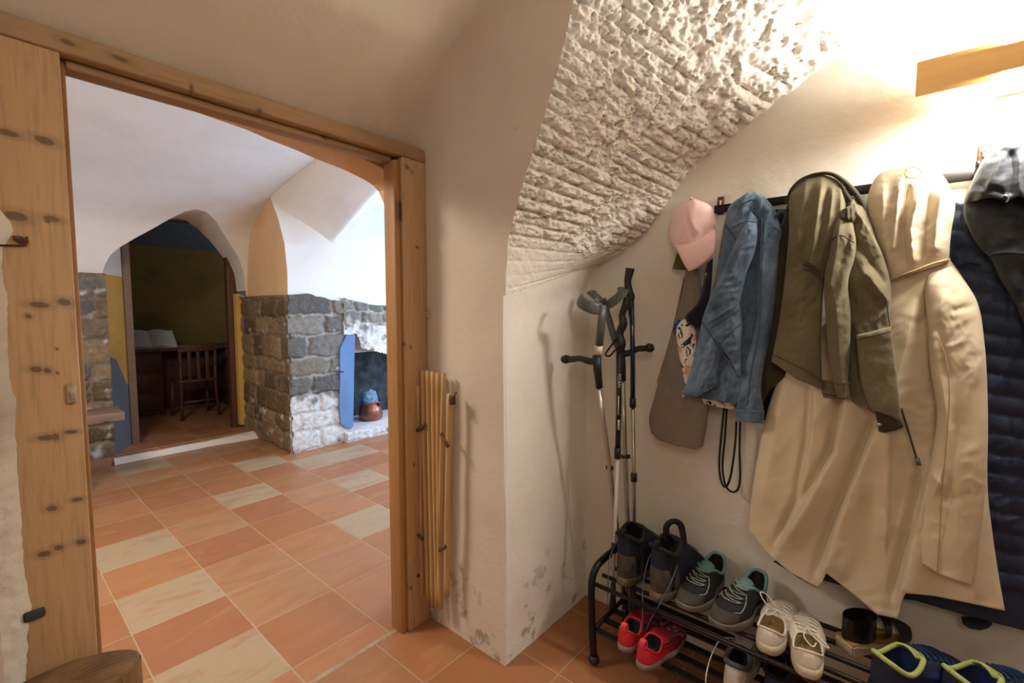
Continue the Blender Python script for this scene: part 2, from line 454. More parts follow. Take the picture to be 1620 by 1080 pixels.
# catch plate, hinge leaf and bent hook left in the frame
p = on(1, YD, 113, 622); bm = NB(); add_box(bm, (p.x-.009, YD-.008, p.z-.024), (p.x+.009, YD+.001, p.z+.024), .003); add_box(bm, (p.x-.004, YD-.013, p.z-.012), (p.x+.006, YD-.006, p.z+.006), .002)
obj('catch_plate', bm, plain('painted_iron', '#b8a88c', '#8d7c64', 60, .6, .3, .2, .3), fr)
p = on(1, YD, 632, 332); bm = NB(); add_box(bm, (p.x-.006, YD-.004, p.z-.035), (p.x+.006, YD+.002, p.z+.035), .002); obj('hinge_leaf', bm, M['rust'], fr)
bm = NB(); add_tube(bm, [on(1, YD-.004, -6, 388), on(1, YD-.005, 20, 388), on(1, YD-.006, 40, 388), on(1, YD-.006, 43, 383), on(1, YD-.006, 42, 374)], .0022, 8); obj('bent_wire', bm, M['rust'], fr)
bm = NB()
for px, py in ((28, 376), (34, 380)):
    q = on(1, YD-.003, px, py); add_box(bm, (q.x-.008, YD-.008, q.z-.006), (q.x+.008, YD, q.z+.004), .002)
obj('iron_staple', bm, M['rust'], fr)
p = on(1, YD, 56, 970); bm = NB(); add_box(bm, (p.x-.02, YD-.012, p.z-.011), (p.x+.016, YD, p.z+.012), .005); obj('iron_stub', bm, M['soot'], fr)
bm = NB(); add_box(bm, (1.235, YD-.02, 1.315), (1.252, YD+.01, 1.345), .004); obj('keeper', bm, plain('keeper_iron', '#a0907a', '#b7a78e', 50, .7), fr)
# crumbling plaster lapping over the left jamb
RAG = [(-900, 8), (150, -14), (325, -6), (340, 8), (352, 18), (366, 21), (380, 13), (392, 5), (410, 3), (450, 6), (466, 12), (500, 12), (560, 13), (612, 17), (630, 26), (665, 25), (690, 24), (702, 27), (735, 27), (760, 29), (816, 34), (870, 36), (911, 40), (946, 47), (962, 50), (990, 45), (1016, 44), (1080, 41), (1500, 30)]
def ragged():
    bm = NB(); NJ, NI = 240, 26; V = []
    for j in range(NJ+1):
        py = 100+j/NJ*1250
        e = lerp_pts(RAG, py) + 2.2*fbm(0, py, 0, .06, 4)*(1 if py > 330 else 0)
        p = on(1, YD-.006, e, py); row = []
        for i in range(NI+1):
            k = i/NI; x = -.10+(p.x+.10)*k
            h = .006+.007*fbm(x, 0, p.z, 26, 4) + .008*(1-k)
            row.append(bm.verts.new((x, YD-max(.0005, h*min(1, (1-k)*9)+.001), p.z)))
        V.append(row)
    for j in range(NJ):
        for i in range(NI): bm.faces.new((V[j][i], V[j][i+1], V[j+1][i+1], V[j+1][i]))
    return bm
struct('trim_2', ragged(), plaster('crumbled_plaster', '#e2dccf', '#d9d0c1', '#9a8a72', '#7d7263', bump=.7))

# ------------------------------------------------------------------ hall shell
PROF = [(5.30,1.40),(5.28,1.62),(5.25,1.80),(5.20,1.98),(5.11,2.14),(4.88,2.30),(4.63,2.41),(4.2,2.53),(3.7,2.64),(3.1,2.71),(2.4,2.71),(1.6,2.6)]
def prof(s): return catm(PROF, s)
# arch opening over the far door, read off where the sight line meets the vault
ARCH_PX = [(163,431),(166,418),(175,403),(190,391),(212,378),(240,363),(270,346),(292,335),(310,331),(326,335),(342,350),(356,372),(368,392),(378,408),(386,432),(390,470)]
def hit_prof(px, py):
    d = ray(px, py); best = None
    for k in range(400):
        y, z = prof(k/400)
        t = y/d.y; zz = H+d.z*t
        if best is None or abs(zz-z) < best[0]: best = (abs(zz-z), d.x*t, zz, y)
    return best[1:]
AR = sorted(((a[0], a[1]) for a in (hit_prof(*q) for q in ARCH_PX)))
AX0, AX1 = AR[0][0], AR[-1][0]
def s_of_z(z):
    lo, hi = 0., 1.
    for k in range(1000):
        if prof(k/1000*.75)[1] >= z: return k/1000*.75
    return .75
def vault_edge_x(s):      # right-hand groin line of the main vault
    y, z = prof(s)
    if y > 4.60: return 1.9
    return lerp_pts([(0, 2.02), (.15, 2.0), (.45, 2.02), (.9, 2.10), (1.5, 2.2), (3, 2.4)], 4.60-y)
def hall_vault():
    bm = NB(); NU, NV = 260, 120; V = []
    for i in range(NU+1):
        u = i/NU; xx = -1.4+(1.9+1.4)*u
        s0 = 0.0
        if AX0 < xx < AX1: s0 = s_of_z(lerp_pts(AR, xx))
        col = []; last = None
        for j in range(NV+1):
            s = max(j/NV, s0)
            y, z = prof(s)
            x = xx + (vault_edge_x(s)-1.9)*ss(.6, 1, u)
            if last is not None and j/NV <= s0: col.append(last); continue
            last = bm.verts.new((x, y, z+.004*nz(x, y, z, 1.7)))
            col.append(last)
        V.append(col)
    for i in range(NU):
        for j in range(NV):
            q = []
            for w in (V[i][j], V[i][j+1], V[i+1][j+1], V[i+1][j]):
                if w not in q: q.append(w)
            if len(q) > 2: bm.faces.new(q)
    return bm, [V[i][0].co.copy() for i in range(NU+1) if AX0 < V[i][0].co.x < AX1]
vb, rim = hall_vault()
bm = NB(); prev = None
for c in rim:
    q = (bm.verts.new(c), bm.verts.new((c.x, 5.62, c.z)))
    if prev: bm.faces.new((prev[0], q[0], q[1], prev[1]))
    prev = q
struct('ceiling_opening_soffit', bm, M['hallw'])
struct('ceiling_hall_vault', vb, M['hallw'])

# ---- stone masonry -------------------------------------------------------
GREY = ['#77726a', '#6a675f', '#837b70', '#8a8378', '#5f5c56', '#7d7566']
BROWN = ['#7e6a50', '#715d45', '#8a7353', '#625138', '#96805f', '#80705a']
def masonry(name, O, U, L, z0, ztop, rows, N, pal, white=None, cell=.011, mortar='#a79c8a', depth=.018, sx=.24, seed=1, skip=None, rag=.012):
    """height-field of separate stones; rows are course heights, ragged top; colour of each stone in 'tone'"""
    O, U, N = Vector(O), Vector(U).normalized(), Vector(N).normalized()
    rr = random.Random(seed)
    ys = [z0]
    for r in rows: ys.append(ys[-1]+r)
    cuts = []
    for _ in ys:
        c = [0.0]
        while c[-1] < L: c.append(c[-1]+sx*(.55+rr.random()*.95))
        cuts.append(c)
    tone = {}
    bm = NB(); NU, NV = max(4, int(L/cell)), int((max(ztop(0), ztop(L/2), ztop(L))-z0)/cell); V = []; cl = []
    for j in range(NV+1):
        row = []
        for i in range(NU+1):
            u = L*i/NU; zt = ztop(u)+rag*fbm(u, 3, seed, 12, 3); z = z0+(zt-z0)*j/NV
            uu = u+.03*nz(u, z, seed, 8)+.014*nz(u, z, seed+3, 22); zz = z+.026*nz(u+4, z, seed, 6)+.014*nz(u, z+6, seed, 20)
            k = 0
            while k < len(ys)-2 and zz > ys[k+1]: k += 1
            c = cuts[k]; m = 0
            while m < len(c)-2 and uu > c[m+1]: m += 1
            d = min(zz-ys[k], ys[k+1]-zz, uu-c[m] if m else 9, c[m+1]-uu)
            key = (k, m)
            if key not in tone: tone[key] = (rr.choice(pal), rr.random(), rr.random())
            col, a, b = tone[key]
            st = ss(.006, .03, d)
            h = st*(depth*(.55+.8*a)) + .009*fbm(u, z, seed, 16, 5) + .01*(b-.5)*(uu-c[m]-.1)
            cc = Vector(lin(col)[:3])*(1-.0) ; mo = Vector(lin(mortar)[:3])
            cc = mo.lerp(cc, ss(.004, .014, d+.006*nz(u, z, 5, 40)))
            if white:
                w = white(u, z)
                if w > 0:
                    f = ss(.5-.22, .5+.22, w+.55*fbm(u, z, 9, 11, 4)*(1 if w < .98 else .4))
                    cc = cc.lerp(Vector(lin('#d9d4cb')[:3]), f); h *= 1-.35*f
            row.append(bm.verts.new(O+U*u+Vector((0, 0, z))+N*h)); cl.append((*cc, 1))
        V.append(row)
    for j in range(NV):
        for i in range(NU):
            if skip and skip(L*(i+.5)/NU, z0+(ztop(L*(i+.5)/NU)-z0)*(j+.5)/NV): continue
            bm.faces.new((V[j][i], V[j][i+1], V[j+1][i+1], V[j+1][i]))
    bm.verts.ensure_lookup_table(); bm.verts.index_update()
    me = bpy.data.meshes.new(name)
    bmesh.ops.recalc_face_normals(bm, faces=bm.faces)
    bm.to_mesh(me); bm.free()
    at = me.color_attributes.new('tone', 'FLOAT_COLOR', 'POINT')
    for i, c in enumerate(cl): at.data[i].color = c
    for p in me.polygons: p.use_smooth = True
    me.materials.append(M['stone'])
    o = bpy.data.objects.new(name, me); link(o); o['kind'] = 'structure'
    return o
RW = [.19, .16, .21, .17, .15, .22, .18, .16, .19, .2, .2]
RP = [.19, .17, .17, .19, .17, .22, .19, .22, .2]
# left of the far opening
masonry('wall_arch_left', (-1.4, 5.265, 0), (1, 0, 0), AX0+1.4+.01, 0, lambda u: 1.66, RW, (0, -1, 0), BROWN+GREY[:2], lambda u, z: .25 if z < .25 else .14, seed=3, mortar='#857a68', rag=.006)
# pier: side towards the opening, warm light put into its browns, and front
masonry('wall_pier_side', (1.9, 5.66, 0), (0, -1, 0), 1.358, 0, lambda u: 1.49, RW, (-1, 0, 0), BROWN, lambda u, z: .16 if z < .45 else .03, seed=5, sx=.22, mortar='#85755c')
def pw(u, z):
    w = ss(.62, .40, z)*.85
    if u > .45: w = max(w, .42*ss(.45, .56, u)*ss(1.3, .9, z))
    return w
masonry('wall_pier_front', (1.876, 4.33, 0), (1, 0, 0), .584, 0, lambda u: 1.47+.03*math.sin(u*9), RP, (0, -1, 0), GREY, pw, seed=11, sx=.30, mortar='#a39d92', depth=.024)
def hood(u): return 1.47-.05*u
# hood over the hearth with an arched lower edge
def hoodskip(u, z): 
    return z < lerp_pts([(0, 1.10), (.15, 1.10), (.20, .95), (.5, .87), (1.2, .87)], u)
masonry('wall_hearth_hood', (2.43, 4.31, 0), (1, 0, 0), 1.5, .85, lambda u: 1.47-.20*min(u, .7), [.12, .11, .13, .12, .12, .12], (0, -1, 0), GREY, lambda u, z: ss(1.38, 1.05, z)*.62+.1, seed=17, sx=.13, skip=hoodskip)
masonry('wall_hearth_base', (2.42, 4.27, 0), (1, 0, 0), 1.6, 0, lambda u: .10, [.12], (0, -1, 0), GREY, lambda u, z: .85, seed=19)
bm = NB(); add_box(bm, (2.42, 4.275, .0), (4.0, 4.95, .098)); struct('trim_3', bm, M['hallw'], smooth=False)
def niche_back(u, v):
    return Vector((2.40+1.6*u, 4.92+.03*fbm(u*4, v*3, 1, 3, 4), .09+1.0*v))
bm = NB(); add_grid(bm, niche_back, 60, 40); struct('wall_hearth_back', bm, M['soot'])
bm = NB(); add_box(bm, (2.36, 4.36, .09), (2.42, 4.94, 1.1)); struct('wall_hearth_side', bm, M['blue_paint'], smooth=False)
bm = NB(); prism(bm, [Vector((2.57, 4.5, .89)), Vector((4.0, 4.5, .89)), Vector((4.0, 4.5, 1.2)), Vector((2.57, 4.5, 1.2))], (0, .5, 0)); struct('ceiling_hearth', bm, M['hallw'], smooth=False)
# blue painted cheek of the hearth
poly = [on(1, 4.295, *q) for q in ((538,552),(549,529),(562,530),(561,560),(560,600),(559,674),(554,679),(546,675),(539,670),(537,640),(538,600))]
bm = NB(); prism(bm, poly, (0, .12, 0)); struct('trim_4', bm, M['blue_paint'], smooth=False)
p = on(1, 4.29, 540, 588); bm = NB(); add_tube(bm, [p+Vector((-.02, 0, 0)), p+Vector((.02, -.015, .003))], .006, 8); struct('trim_5', bm, M['rust'])

# plaster above the pier
TOPB = [(1.9,2.41),(1.95,2.30),(2.05,2.22),(2.2,2.11),(2.353,2.004),(2.48,2.16),(2.65,2.31),(2.85,2.44),(3.05,2.53),(3.4,2.64),(4.6,2.8)]
EDG = [(1.40,4.335),(1.7,4.325),(1.96,4.365),(2.2,4.48),(2.41,4.63)]
def pfront(u, v):
    x = 1.9+2.4*u*u*.55+2.4*u*.45; zt = lerp_pts(TOPB, x); z = 1.40+(zt-1.40)*v
    lean = lerp_pts(EDG, z)-4.335
    return Vector((x, 4.335+lean*(1-ss(1.9, 2.36, x)), z))
bm = NB(); add_grid(bm, pfront, 110, 50); struct('wall_pier_plaster', bm, M['hallw'])
def pside(u, v):
    z = 1.40+(2.41-1.40)*v
    yb = 5.66 if z < 1.6 else None
    # back edge follows the vault profile
    yb = None
    for k in range(200):
        y, zz = prof(k/200*.6)
        if zz >= z: yb = y; break
    yf = lerp_pts(EDG, z)
    return Vector((1.9+.012*math.sin(u*PI), yf+(max(yb, yf)-yf)*u, z))
bm = NB(); add_grid(bm, pside, 20, 40); struct('wall_pier_flank', bm, M['ochre'])  # white plaster face, the warm light on it put into the colour
# side vault over the hearth
def web(u, v):
    x = 1.9+2.6*u*u*.5+2.6*u*.5; p0 = Vector((x, pfront(0, 1).y if x < 1.91 else 4.335+(lerp_pts(EDG, lerp_pts(TOPB, x))-4.335)*(1-ss(1.9, 2.36, x)), lerp_pts(TOPB, x)))
    p1 = Vector((x+.05, 1.7, max(p0.z, 2.0)+.5*(1-.6*abs(x-2.35))+.35))
    p = p0.lerp(p1, v); p.z += .16*math.sin(PI*min(1, v))
    return p
bm = NB(); add_grid(bm, web, 90, 40); struct('ceiling_hall_web', bm, M['hallw'])

# jambs of the far opening: blue and yellow limewash
def cheek(x, za, zb, edge=None):
    bm = NB(); add_grid(bm, lambda u, v: Vector((x+(.945-AX0)*u, 5.275+.34*u, za+(zb-za)*v)), 8, 30); return bm
# the ragged line between blue and yellow
def cheek_left(lo, hi):
    def f(u, v):
        m = .93-.16*ss(.25, .75, u)-.12*ss(.6, .9, u)+.03*fbm(u, 1, 2, 6, 3)
        a, b = (lo if lo is not None else m), (hi if hi is not None else m)
        return Vector((AX0+.002+(.945-AX0)*u, 5.275+.34*u, a+(b-a)*v))
    bm = NB(); add_grid(bm, f, 30, 20); return bm
struct('wall_opening_blue', cheek_left(0, None), M['bluegrey_paint'])
struct('wall_opening_yellow', cheek_left(None, 1.66), M['yellow_paint'])
struct('wall_opening_white', cheek(AX0+.002, 1.66, 2.3), M['hallw'])
# threshold step, floor and shell of the dim room
def step(u, v):
    x = AX0-.01+(1.93-AX0)*u
    return Vector((x, 5.19-.05*ss(.6, 1, u)+.01*fbm(x, v, 0, 8, 3)+.03*v, .055*v))
bm = NB(); add_grid(bm, step, 50, 4); add_grid(bm, lambda u, v: Vector((AX0-.01+(1.93-AX0)*u, 5.215-.05*ss(.6, 1, u)+.06*v, .055+.012*v)), 50, 3)
struct('trim_6', bm, M['hallw'])
bm = NB(); add_box(bm, (-.2, 5.22, -.05), (4.0, 8.6, .066)); struct('floor_far_room', bm, M['floor_hall'], smooth=False)
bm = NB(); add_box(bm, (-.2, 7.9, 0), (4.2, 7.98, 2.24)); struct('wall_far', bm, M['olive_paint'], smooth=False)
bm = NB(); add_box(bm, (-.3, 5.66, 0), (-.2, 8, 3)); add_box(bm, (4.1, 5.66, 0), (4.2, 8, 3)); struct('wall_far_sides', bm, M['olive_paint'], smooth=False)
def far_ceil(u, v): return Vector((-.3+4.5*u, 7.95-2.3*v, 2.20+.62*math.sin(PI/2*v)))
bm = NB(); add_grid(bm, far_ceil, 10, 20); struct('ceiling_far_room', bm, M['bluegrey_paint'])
bm = NB(); add_box(bm, (AX0-.9, 5.64, 0), (.955, 5.70, 3.0)); add_box(bm, (1.93, 5.64, 0), (4.2, 5.70, 3.0)); struct('wall_far_front', bm, M['hallw'], smooth=False)
d2 = thing('door_2', '', 'door', (1.4, 5.6, .06)); del d2['label'], d2['category']; d2['kind'] = 'structure'
bm = NB(); add_box(bm, (.94, 5.58, .06), (1.0, 5.66, 2.28), .006); obj('left_post', bm, M['greywood'], d2)
bm = NB(); add_box(bm, (.94, 5.585, 2.235), (1.96, 5.66, 2.36), .006); obj('lintel_beam', bm, M['darkwood'], d2)
bm = NB(); add_box(bm, (1.795, 5.53, .05), (1.875, 5.62, 2.28), .006); obj('right_post', bm, M['darkwood'], d2)
bm = NB(); prism(bm, [Vector((1.87, 5.71, .07)), Vector((2.35, 6.40, .07)), Vector((2.38, 6.38, .07)), Vector((1.90, 5.69, .07))], (0, 0, 2.1)); obj('open_leaf', bm, M['darkwood'], d2)
bm = NB(); add_box(bm, (1.845, 5.45, .10), (1.90, 5.53, 1.52), .003); struct('trim_7', bm, M['yellow_paint'], smooth=False)

# outer skin of the hall (closes the room so light stays inside)
bm = NB(); add_box(bm, (-1.45, 1.62, 0), (-1.4, 5.4, 3.2)); struct('wall_hall_left', bm, M['hallw'], smooth=False)
bm = NB(); add_box(bm, (4.5, 1.62, 0), (4.55, 5.4, 3.2)); struct('wall_hall_right', bm, M['hallw'], smooth=False)
# hall side of the doorway wall, with its arched head
HEAD = [on(1, 1.72, *q) for q in ((405,196),(440,212),(480,228),(520,246),(560,262),(590,277),(606,287),(616,298))]
def head_z(x): return lerp_pts([(-2, 2.2)]+[(p.x, p.z) for p in HEAD]+[(1.4, 1.5)], x)
bm = NB()
def hd(u, v):
    x = .1+1.15*u; return Vector((x, 1.62, max(1.5, head_z(x))+(3.2-head_z(x))*v))
bm.free()
bm = NB()
xs = [.10+i*.01 for i in range(116)]
prv = None
for x in xs:
    z = head_z(x)*(1.0)
    z = min(z, 2.3)
    q = [bm.verts.new((x, 1.625, 3.2)), bm.verts.new((x, 1.625, z*1.0)), bm.verts.new((x, 1.80, z)), bm.verts.new((x, 1.80, 3.2))]
    if prv:
        for k in range(3): bm.faces.new((prv[k], prv[k+1], q[k+1], q[k]))
    prv = q
add_box(bm, (1.25, 1.625, 0), (4.55, 1.80, 3.2)); add_box(bm, (-1.45, 1.625, 0), (.08, 1.80, 3.2))
struct('wall_hall_near', bm, M['ochre'], smooth=False)
# ------------------------------------------------------------------ garments
def WG(x, y, dep): return W(x, y, dep*.80)
def seg_d(px, py, a, b):
    dx, dy = b[0]-a[0], b[1]-a[1]; L = dx*dx+dy*dy
    t = max(0, min(1, ((px-a[0])*dx+(py-a[1])*dy)/L)) if L else 0
    ex, ey = px-(a[0]+t*dx), py-(a[1]+t*dy)
    return math.hypot(ex, ey), (dx*ey-dy*ex), t
def fold_h(px, py, folds):
    """folds: (points, height, width px, kind)  kind 'r' ridge, 'v' valley, 'l' lap: high on one side, sharp drop"""
    h = 0
    for f in folds:
        pts, amp, wd = f[0], f[1], f[2]; kind = f[3] if len(f) > 3 else 'r'
        best = (1e9, 0, 0)
        n = len(pts)-1
        for i in range(n):
            d, s, t = seg_d(px, py, pts[i], pts[i+1])
            if d < best[0]: best = (d, s, (i+t)/n)
        d, s, t = best
        if d > wd*3: continue
        end = min(1, t/.18+.12)*min(1, (1-t)/.12+.35)
        if kind == 'l':
            x = (d if s < 0 else -d)/wd       # positive on the left of the drawn direction (screen)
            g = math.exp(-max(0, x)**2*.9) if x >= 0 else math.exp(-(x*8)**2)
            if x < 0: g -= .55*math.exp(-((-x-.30)/.26)**2)
            h += amp*end*g
        elif kind == 'k':
            x = (d if s > 0 else -d)/wd
            g = math.exp(-max(0, x)**2*.9) if x >= 0 else math.exp(-(x*8)**2)
            h += amp*end*g
        else:
            h += amp*end*(.5*math.exp(-(d/wd)**2)+.5*math.exp(-1.6*d/wd))*(1 if kind == 'r' else -1)
    return h
def panel(name, rows, m, parent, folds=(), nu=46, nv=90, bulge=.02, wr=.004, thick=.02, seed=0, ns=9, hem=None, top=None, extra=None, edge=.34, sag=1.0, rg=None, ang=0.12):
    """cloth sheet: rows are (xl, yl, xr, yr, depth) in the photo, hung depth metres in front of the wall; a closed skin with a back"""
    cum = [0]
    for a, b in zip(rows, rows[1:]):
        cum.append(cum[-1]+math.hypot((a[0]+a[2]-b[0]-b[2])/2, (a[1]+a[3]-b[1]-b[3])/2)+.01)
    def row(v):
        s = v*cum[-1]; i = 0
        while i < len(cum)-2 and s > cum[i+1]: i += 1
        return catm(rows, (i+(s-cum[i])/(cum[i+1]-cum[i]))/(len(rows)-1))
    def front(u, v, back=False):
        xl, yl, xr, yr, dp = row(v)
        px = xl+(xr-xl)*u; py = yl+(yr-yl)*u
        if hem and v > .55: py += lerp_pts(hem, u)*((v-.55)/.45)**2
        if top and v < .3: py += lerp_pts(top, u)*((.3-v)/.3)**2
        e = max(0, 1-(2*u-1)**2)**edge
        ev = min(1, v/.06+.0)**.5
        if back: return WG(px, py, max(.008, dp-thick*(.3+.7*e)))
        h = bulge*e*(.25+.75*ev) + fold_h(px, py, folds)*min(1, e*1.6) 
        q = WG(px, py, dp)
        h += wr*fbm(q.y*1.6+seed, q.z*.7, seed, ns, 3)*sag*(.4+.6*e)
        h += wr*.35*fbm(q.y+seed, q.z, seed+5, ns*3.1, 3)
        rr_ = wr*1.5 if rg is None else rg
        if rr_:
            ca, sa = math.cos(ang), math.sin(ang); a_ = q.y*ca+q.z*sa; b_ = q.z*ca-q.y*sa
            r1 = 1-abs(noise.noise(Vector((a_*17+seed, b_*4.2, seed))))*2.2
            r2 = 1-abs(noise.noise(Vector((a_*30+b_*14, b_*22, seed+3))))*2.4
            r3 = 1-abs(noise.noise(Vector((a_*60, b_*48, seed+9))))*2.4
            m_ = ss(-.2, .35, nz(q.y, q.z, seed, 6))
            h += rr_*(.9*max(-.4, r1)+(.75*max(-.3, r2)*m_)+.18*max(-.3, r3)*m_)*e
        if extra: h += extra(px, py, u, v)
        return WG(px, py, max(.012, dp+h))
    bm = NB()
    A = add_grid(bm, front, nu, nv)
    B = add_grid(bm, lambda u, v: front(u, v, True), nu, nv)
    for j in range(nv):
        for i in (0, nu): bm.faces.new((A[j][i], A[j+1][i], B[j+1][i], B[j][i]))
    for i in range(nu):
        for j in (0, nv): bm.faces.new((A[j][i], A[j][i+1], B[j][i+1], B[j][i]))
    o = obj(name, bm, m, parent)
    return o
def seam(name, pts, m, parent, r=.002, sub=4):
    bm = NB(); add_tube(bm, [WG(*p) for p in pts], r, 6, sub=sub); return obj(name, bm, m, parent)

DEN = cloth('washed_denim', '#6f8296', '#3d4d5e', wr=.4, scale=11, rough=.75)
DEN2 = cloth('denim_seam', '#2c3a4b', '#394a5d', wr=.3)
OLI = cloth('olive_cotton', '#756b50', '#605741', wr=.3, scale=6, rough=.8)
OLI2 = cloth('olive_dark_lining', '#453d2b', '#3b3425', wr=.3)
BEI = cloth('beige_twill', '#d2c1a3', '#c8b698', wr=.08, scale=4, rough=.75)
BEI2 = cloth('beige_seam', '#a98d68', '#b3966f', wr=.1)
NAV = cloth('navy_quilting', '#18233c', '#1d2943', wr=.3, scale=12, rough=.5, spec=.35)
BLK = cloth('coated_black', '#24272c', '#1c1f24', wr=.25, scale=8, rough=.58, spec=.35)
INK = cloth('dark_navy_cloth', '#15171f', '#1b1d27', wr=.2)
PNK = cloth('pink_cotton', '#efcbc6', '#eac1bc', wr=.12, rough=.8)
GRN = cloth('olive_felt', '#5f5f3c', '#565735', wr=.2)
def knit_mat():
    t = NT('taupe_knit')
    y = t.sep()
    a = t.math('SINE', t.math('MULTIPLY', t.math('ADD', y[1], t.math('MULTIPLY', y[2], .25)), 800)); b = t.math('SINE', t.math('MULTIPLY', y[2], 900))
    h = t.math('MULTIPLY', a, b)
    col = t.ramp(h, [(.0, '#a89a8a'), (.55, '#958676')])
    col = t.mix(t.ramp(h, [(-.0, 1.), (.12, 0.)]), col, '#74675a')
    t.bump(h, .5, .004)
    return t.out(col, .95, .1, 0, .2)
def print_mat():
    t = NT('printed_cotton')
    w = t.noise(34, 3, .5, dist=1.2)
    col = t.mix(t.ramp(w, [(.58, 0.), (.61, 1.)]), '#d9cdbd', '#2b2f45')
    col = t.mix(t.ramp(t.noise(20, 2), [(.62, 0.), (.65, 1.)]), col, '#cf9f7a')
    return t.out(col, .85, .1)
KNI = knit_mat(); PRI = print_mat()

# rail with its screw tabs
rk = thing('coat_rack', 'dark flat metal rail fixed to the white wall, carrying the hanging coats', 'coat rack', WG(1380, 296, .02))
bm = NB(); a, b = WG(1136, 338, .016), WG(1640, 255, .016)
d = (b-a).normalized()
add_box(bm, (XW-.022, -.30, 1.707), (XW-.010, .56, 1.735), .002); obj('rail', bm, M['dark_metal'], rk)
for px, py in ((1140, 324), (1556, 246)):
    q = WG(px, py, .012); bm = NB()
    add_box(bm, (XW-.012, q.y-.012, q.z-.035), (XW-.004, q.y+.012, q.z+.03), .003); br = obj('mounting_tab', bm, M['rust'], rk)
    bm = NB(); add_tube(bm, [(XW-.0155, q.y, q.z+.011), (XW-.011, q.y, q.z+.011)], .0045, 12); add_box(bm, (XW-.0155, q.y-.002, q.z-.005), (XW-.0115, q.y+.002, q.z+.011)); obj('keyhole', bm, M['white'], br)
for px in (1098, 1186, 1292, 1444, 1540, 1606):
    q = WG(px, 305, .02); y = q.y
    bm = NB(); add_tube(bm, [(XW-.016, y, 1.72), (XW-.05, y, 1.712), (XW-.075, y, 1.72), (XW-.078, y, 1.742)], .0045, 8, sub=3); obj('hook', bm, M['dark_metal'], rk)

# --- beige coat
bc = thing('hooded_coat', 'long beige hooded coat hanging on the rail, its hem above the shoes', 'coat', WG(1444, 300, .1))
body_rows = [(1400,418,1501,408,.115),(1385,445,1528,446,.125),(1330,490,1550,490,.13),(1270,545,1559,560,.13),(1236,590,1561,620,.13),(1214,650,1562,700,.13),(1199,720,1563,780,.13),(1189,785,1571,850,.13),(1185,832,1580,910,.13),(1186,838,1590,966,.13)]
BF = [([(1290,600),(1284,690),(1266,790),(1238,850)], .026, 26, 'l'),
      ([(1345,600),(1336,640),(1322,715),(1275,797),(1232,866)], .040, 30, 'l'),
      ([(1395,665),(1382,689),(1341,790),(1318,850),(1299,915)], .045, 34, 'l'),
      ([(1408,680),(1404,760),(1402,860)], .022, 16, 'k'),
      ([(1472,735),(1462,790),(1443,860),(1422,955)], .050, 40, 'l'),
      ([(1240,600),(1222,700),(1205,800)], .018, 20, 'r'),
      ([(1560,780),(1548,880),(1540,950)], .016, 18, 'r'),
      ([(1450,470),(1430,560),(1405,660)], .022, 26, 'r'),
      ([(1485,440),(1455,520)], .018, 16, 'v')]
panel('body', body_rows, BEI, bc, BF, 170, 150, .03, .004, .05, 1, 5, rg=.004, ang=.35,
      hem=[(0,0),(.07,28),(.16,47),(.265,56),(.285,45),(.30,30),(.40,48),(.50,70),(.58,66),(.595,38),(.61,22),(.72,12),(.85,6),(1,0)])
hood_rows = [(1404,258,1478,254,.13),(1391,270,1492,272,.14),(1377,296,1506,302,.15),(1371,330,1511,326,.155),(1383,372,1505,366,.15),(1396,410,1502,398,.145),(1406,444,1501,414,.135)]
HF = [([(1425,280),(1418,340),(1412,400)], .018, 9, 'r'), ([(1455,300),(1440,360),(1445,420)], .022, 10, 'r'),
      ([(1437,290),(1428,350),(1432,420)], .016, 8, 'v'), ([(1492,290),(1482,350),(1478,400)], .02, 10, 'r'), ([(1470,300),(1464,360),(1462,410)], .012, 8, 'v'), ([(1398,290),(1396,350),(1406,420)], .012, 9, 'r')]
hd_ = panel('hood', hood_rows, BEI, bc, HF, 80, 80, .035, .004, .07, 3, 6, rg=.007, ang=.05, top=[(0,10),(.25,0),(.5,-3),(.75,2),(1,12)])
seam('neck_seam', [(1405,446,.165),(1425,436,.19),(1450,427,.20),(1475,417,.19),(1502,410,.155)], BEI2, hd_, .0032)
seam('hood_seam', [(1434,262,.195),(1433,290,.198),(1430,325,.198),(1424,360,.195)], BEI2, hd_, .0012)
bm = NB(); q = WG(1444, 274, .196); add_tube(bm, [WG(1444+13*math.cos(a*PI/8), 273+9*math.sin(a*PI/8), .197+.004*math.sin(a*PI/8)) for a in range(17)], .0015, 6); obj('hood_tab', bm, BEI2, hd_)
slv_rows = [(1466,432,1508,420,.135),(1463,462,1545,475,.16),(1468,520,1557,540,.18),(1472,585,1561,590,.185),(1482,650,1563,660,.185),(1474,720,1562,730,.185),(1458,790,1557,800,.18),(1449,845,1548,860,.175),(1450,885,1537,925,.17)]
SF = [([(1503,460),(1480,500),(1470,560)], .012, 12, 'r'), ([(1482,500),(1490,545),(1500,600)], .010, 9, 'v'), ([(1545,482),(1505,492)], .006, 6, 'v'),
      ([(1490,600),(1500,680),(1492,740),(1475,790)], .016, 11, 'r'), ([(1520,640),(1505,730),(1500,800)], .012, 14, 'v'), ([(1473,775),(1500,790),(1540,780)], .007, 8, 'v'), ([(1466,740),(1490,770)], .008, 8, 'r')]
sl = panel('sleeve', slv_rows, BEI, bc, SF, 70, 150, .045, .004, .05, 6, 6, rg=.005, edge=.42, hem=[(0,0),(.4,6),(.7,4),(1,0)])
seam('sleeve_seam', [(1483,530,.236),(1497,570,.242),(1502,620,.245),(1499,680,.243),(1492,760,.238),(1487,840,.23),(1483,905,.222)], BEI2, sl, .0014)
# pocket corner sticking out behind the body
bm = NB(); pts = [WG(*q) for q in ((1203,681,.12),(1216,668,.13),(1240,690,.13),(1225,715,.12),(1210,702,.12))]; prism(bm, pts, (.012, 0, 0)); obj('pocket_flap', bm, BEI, bc)

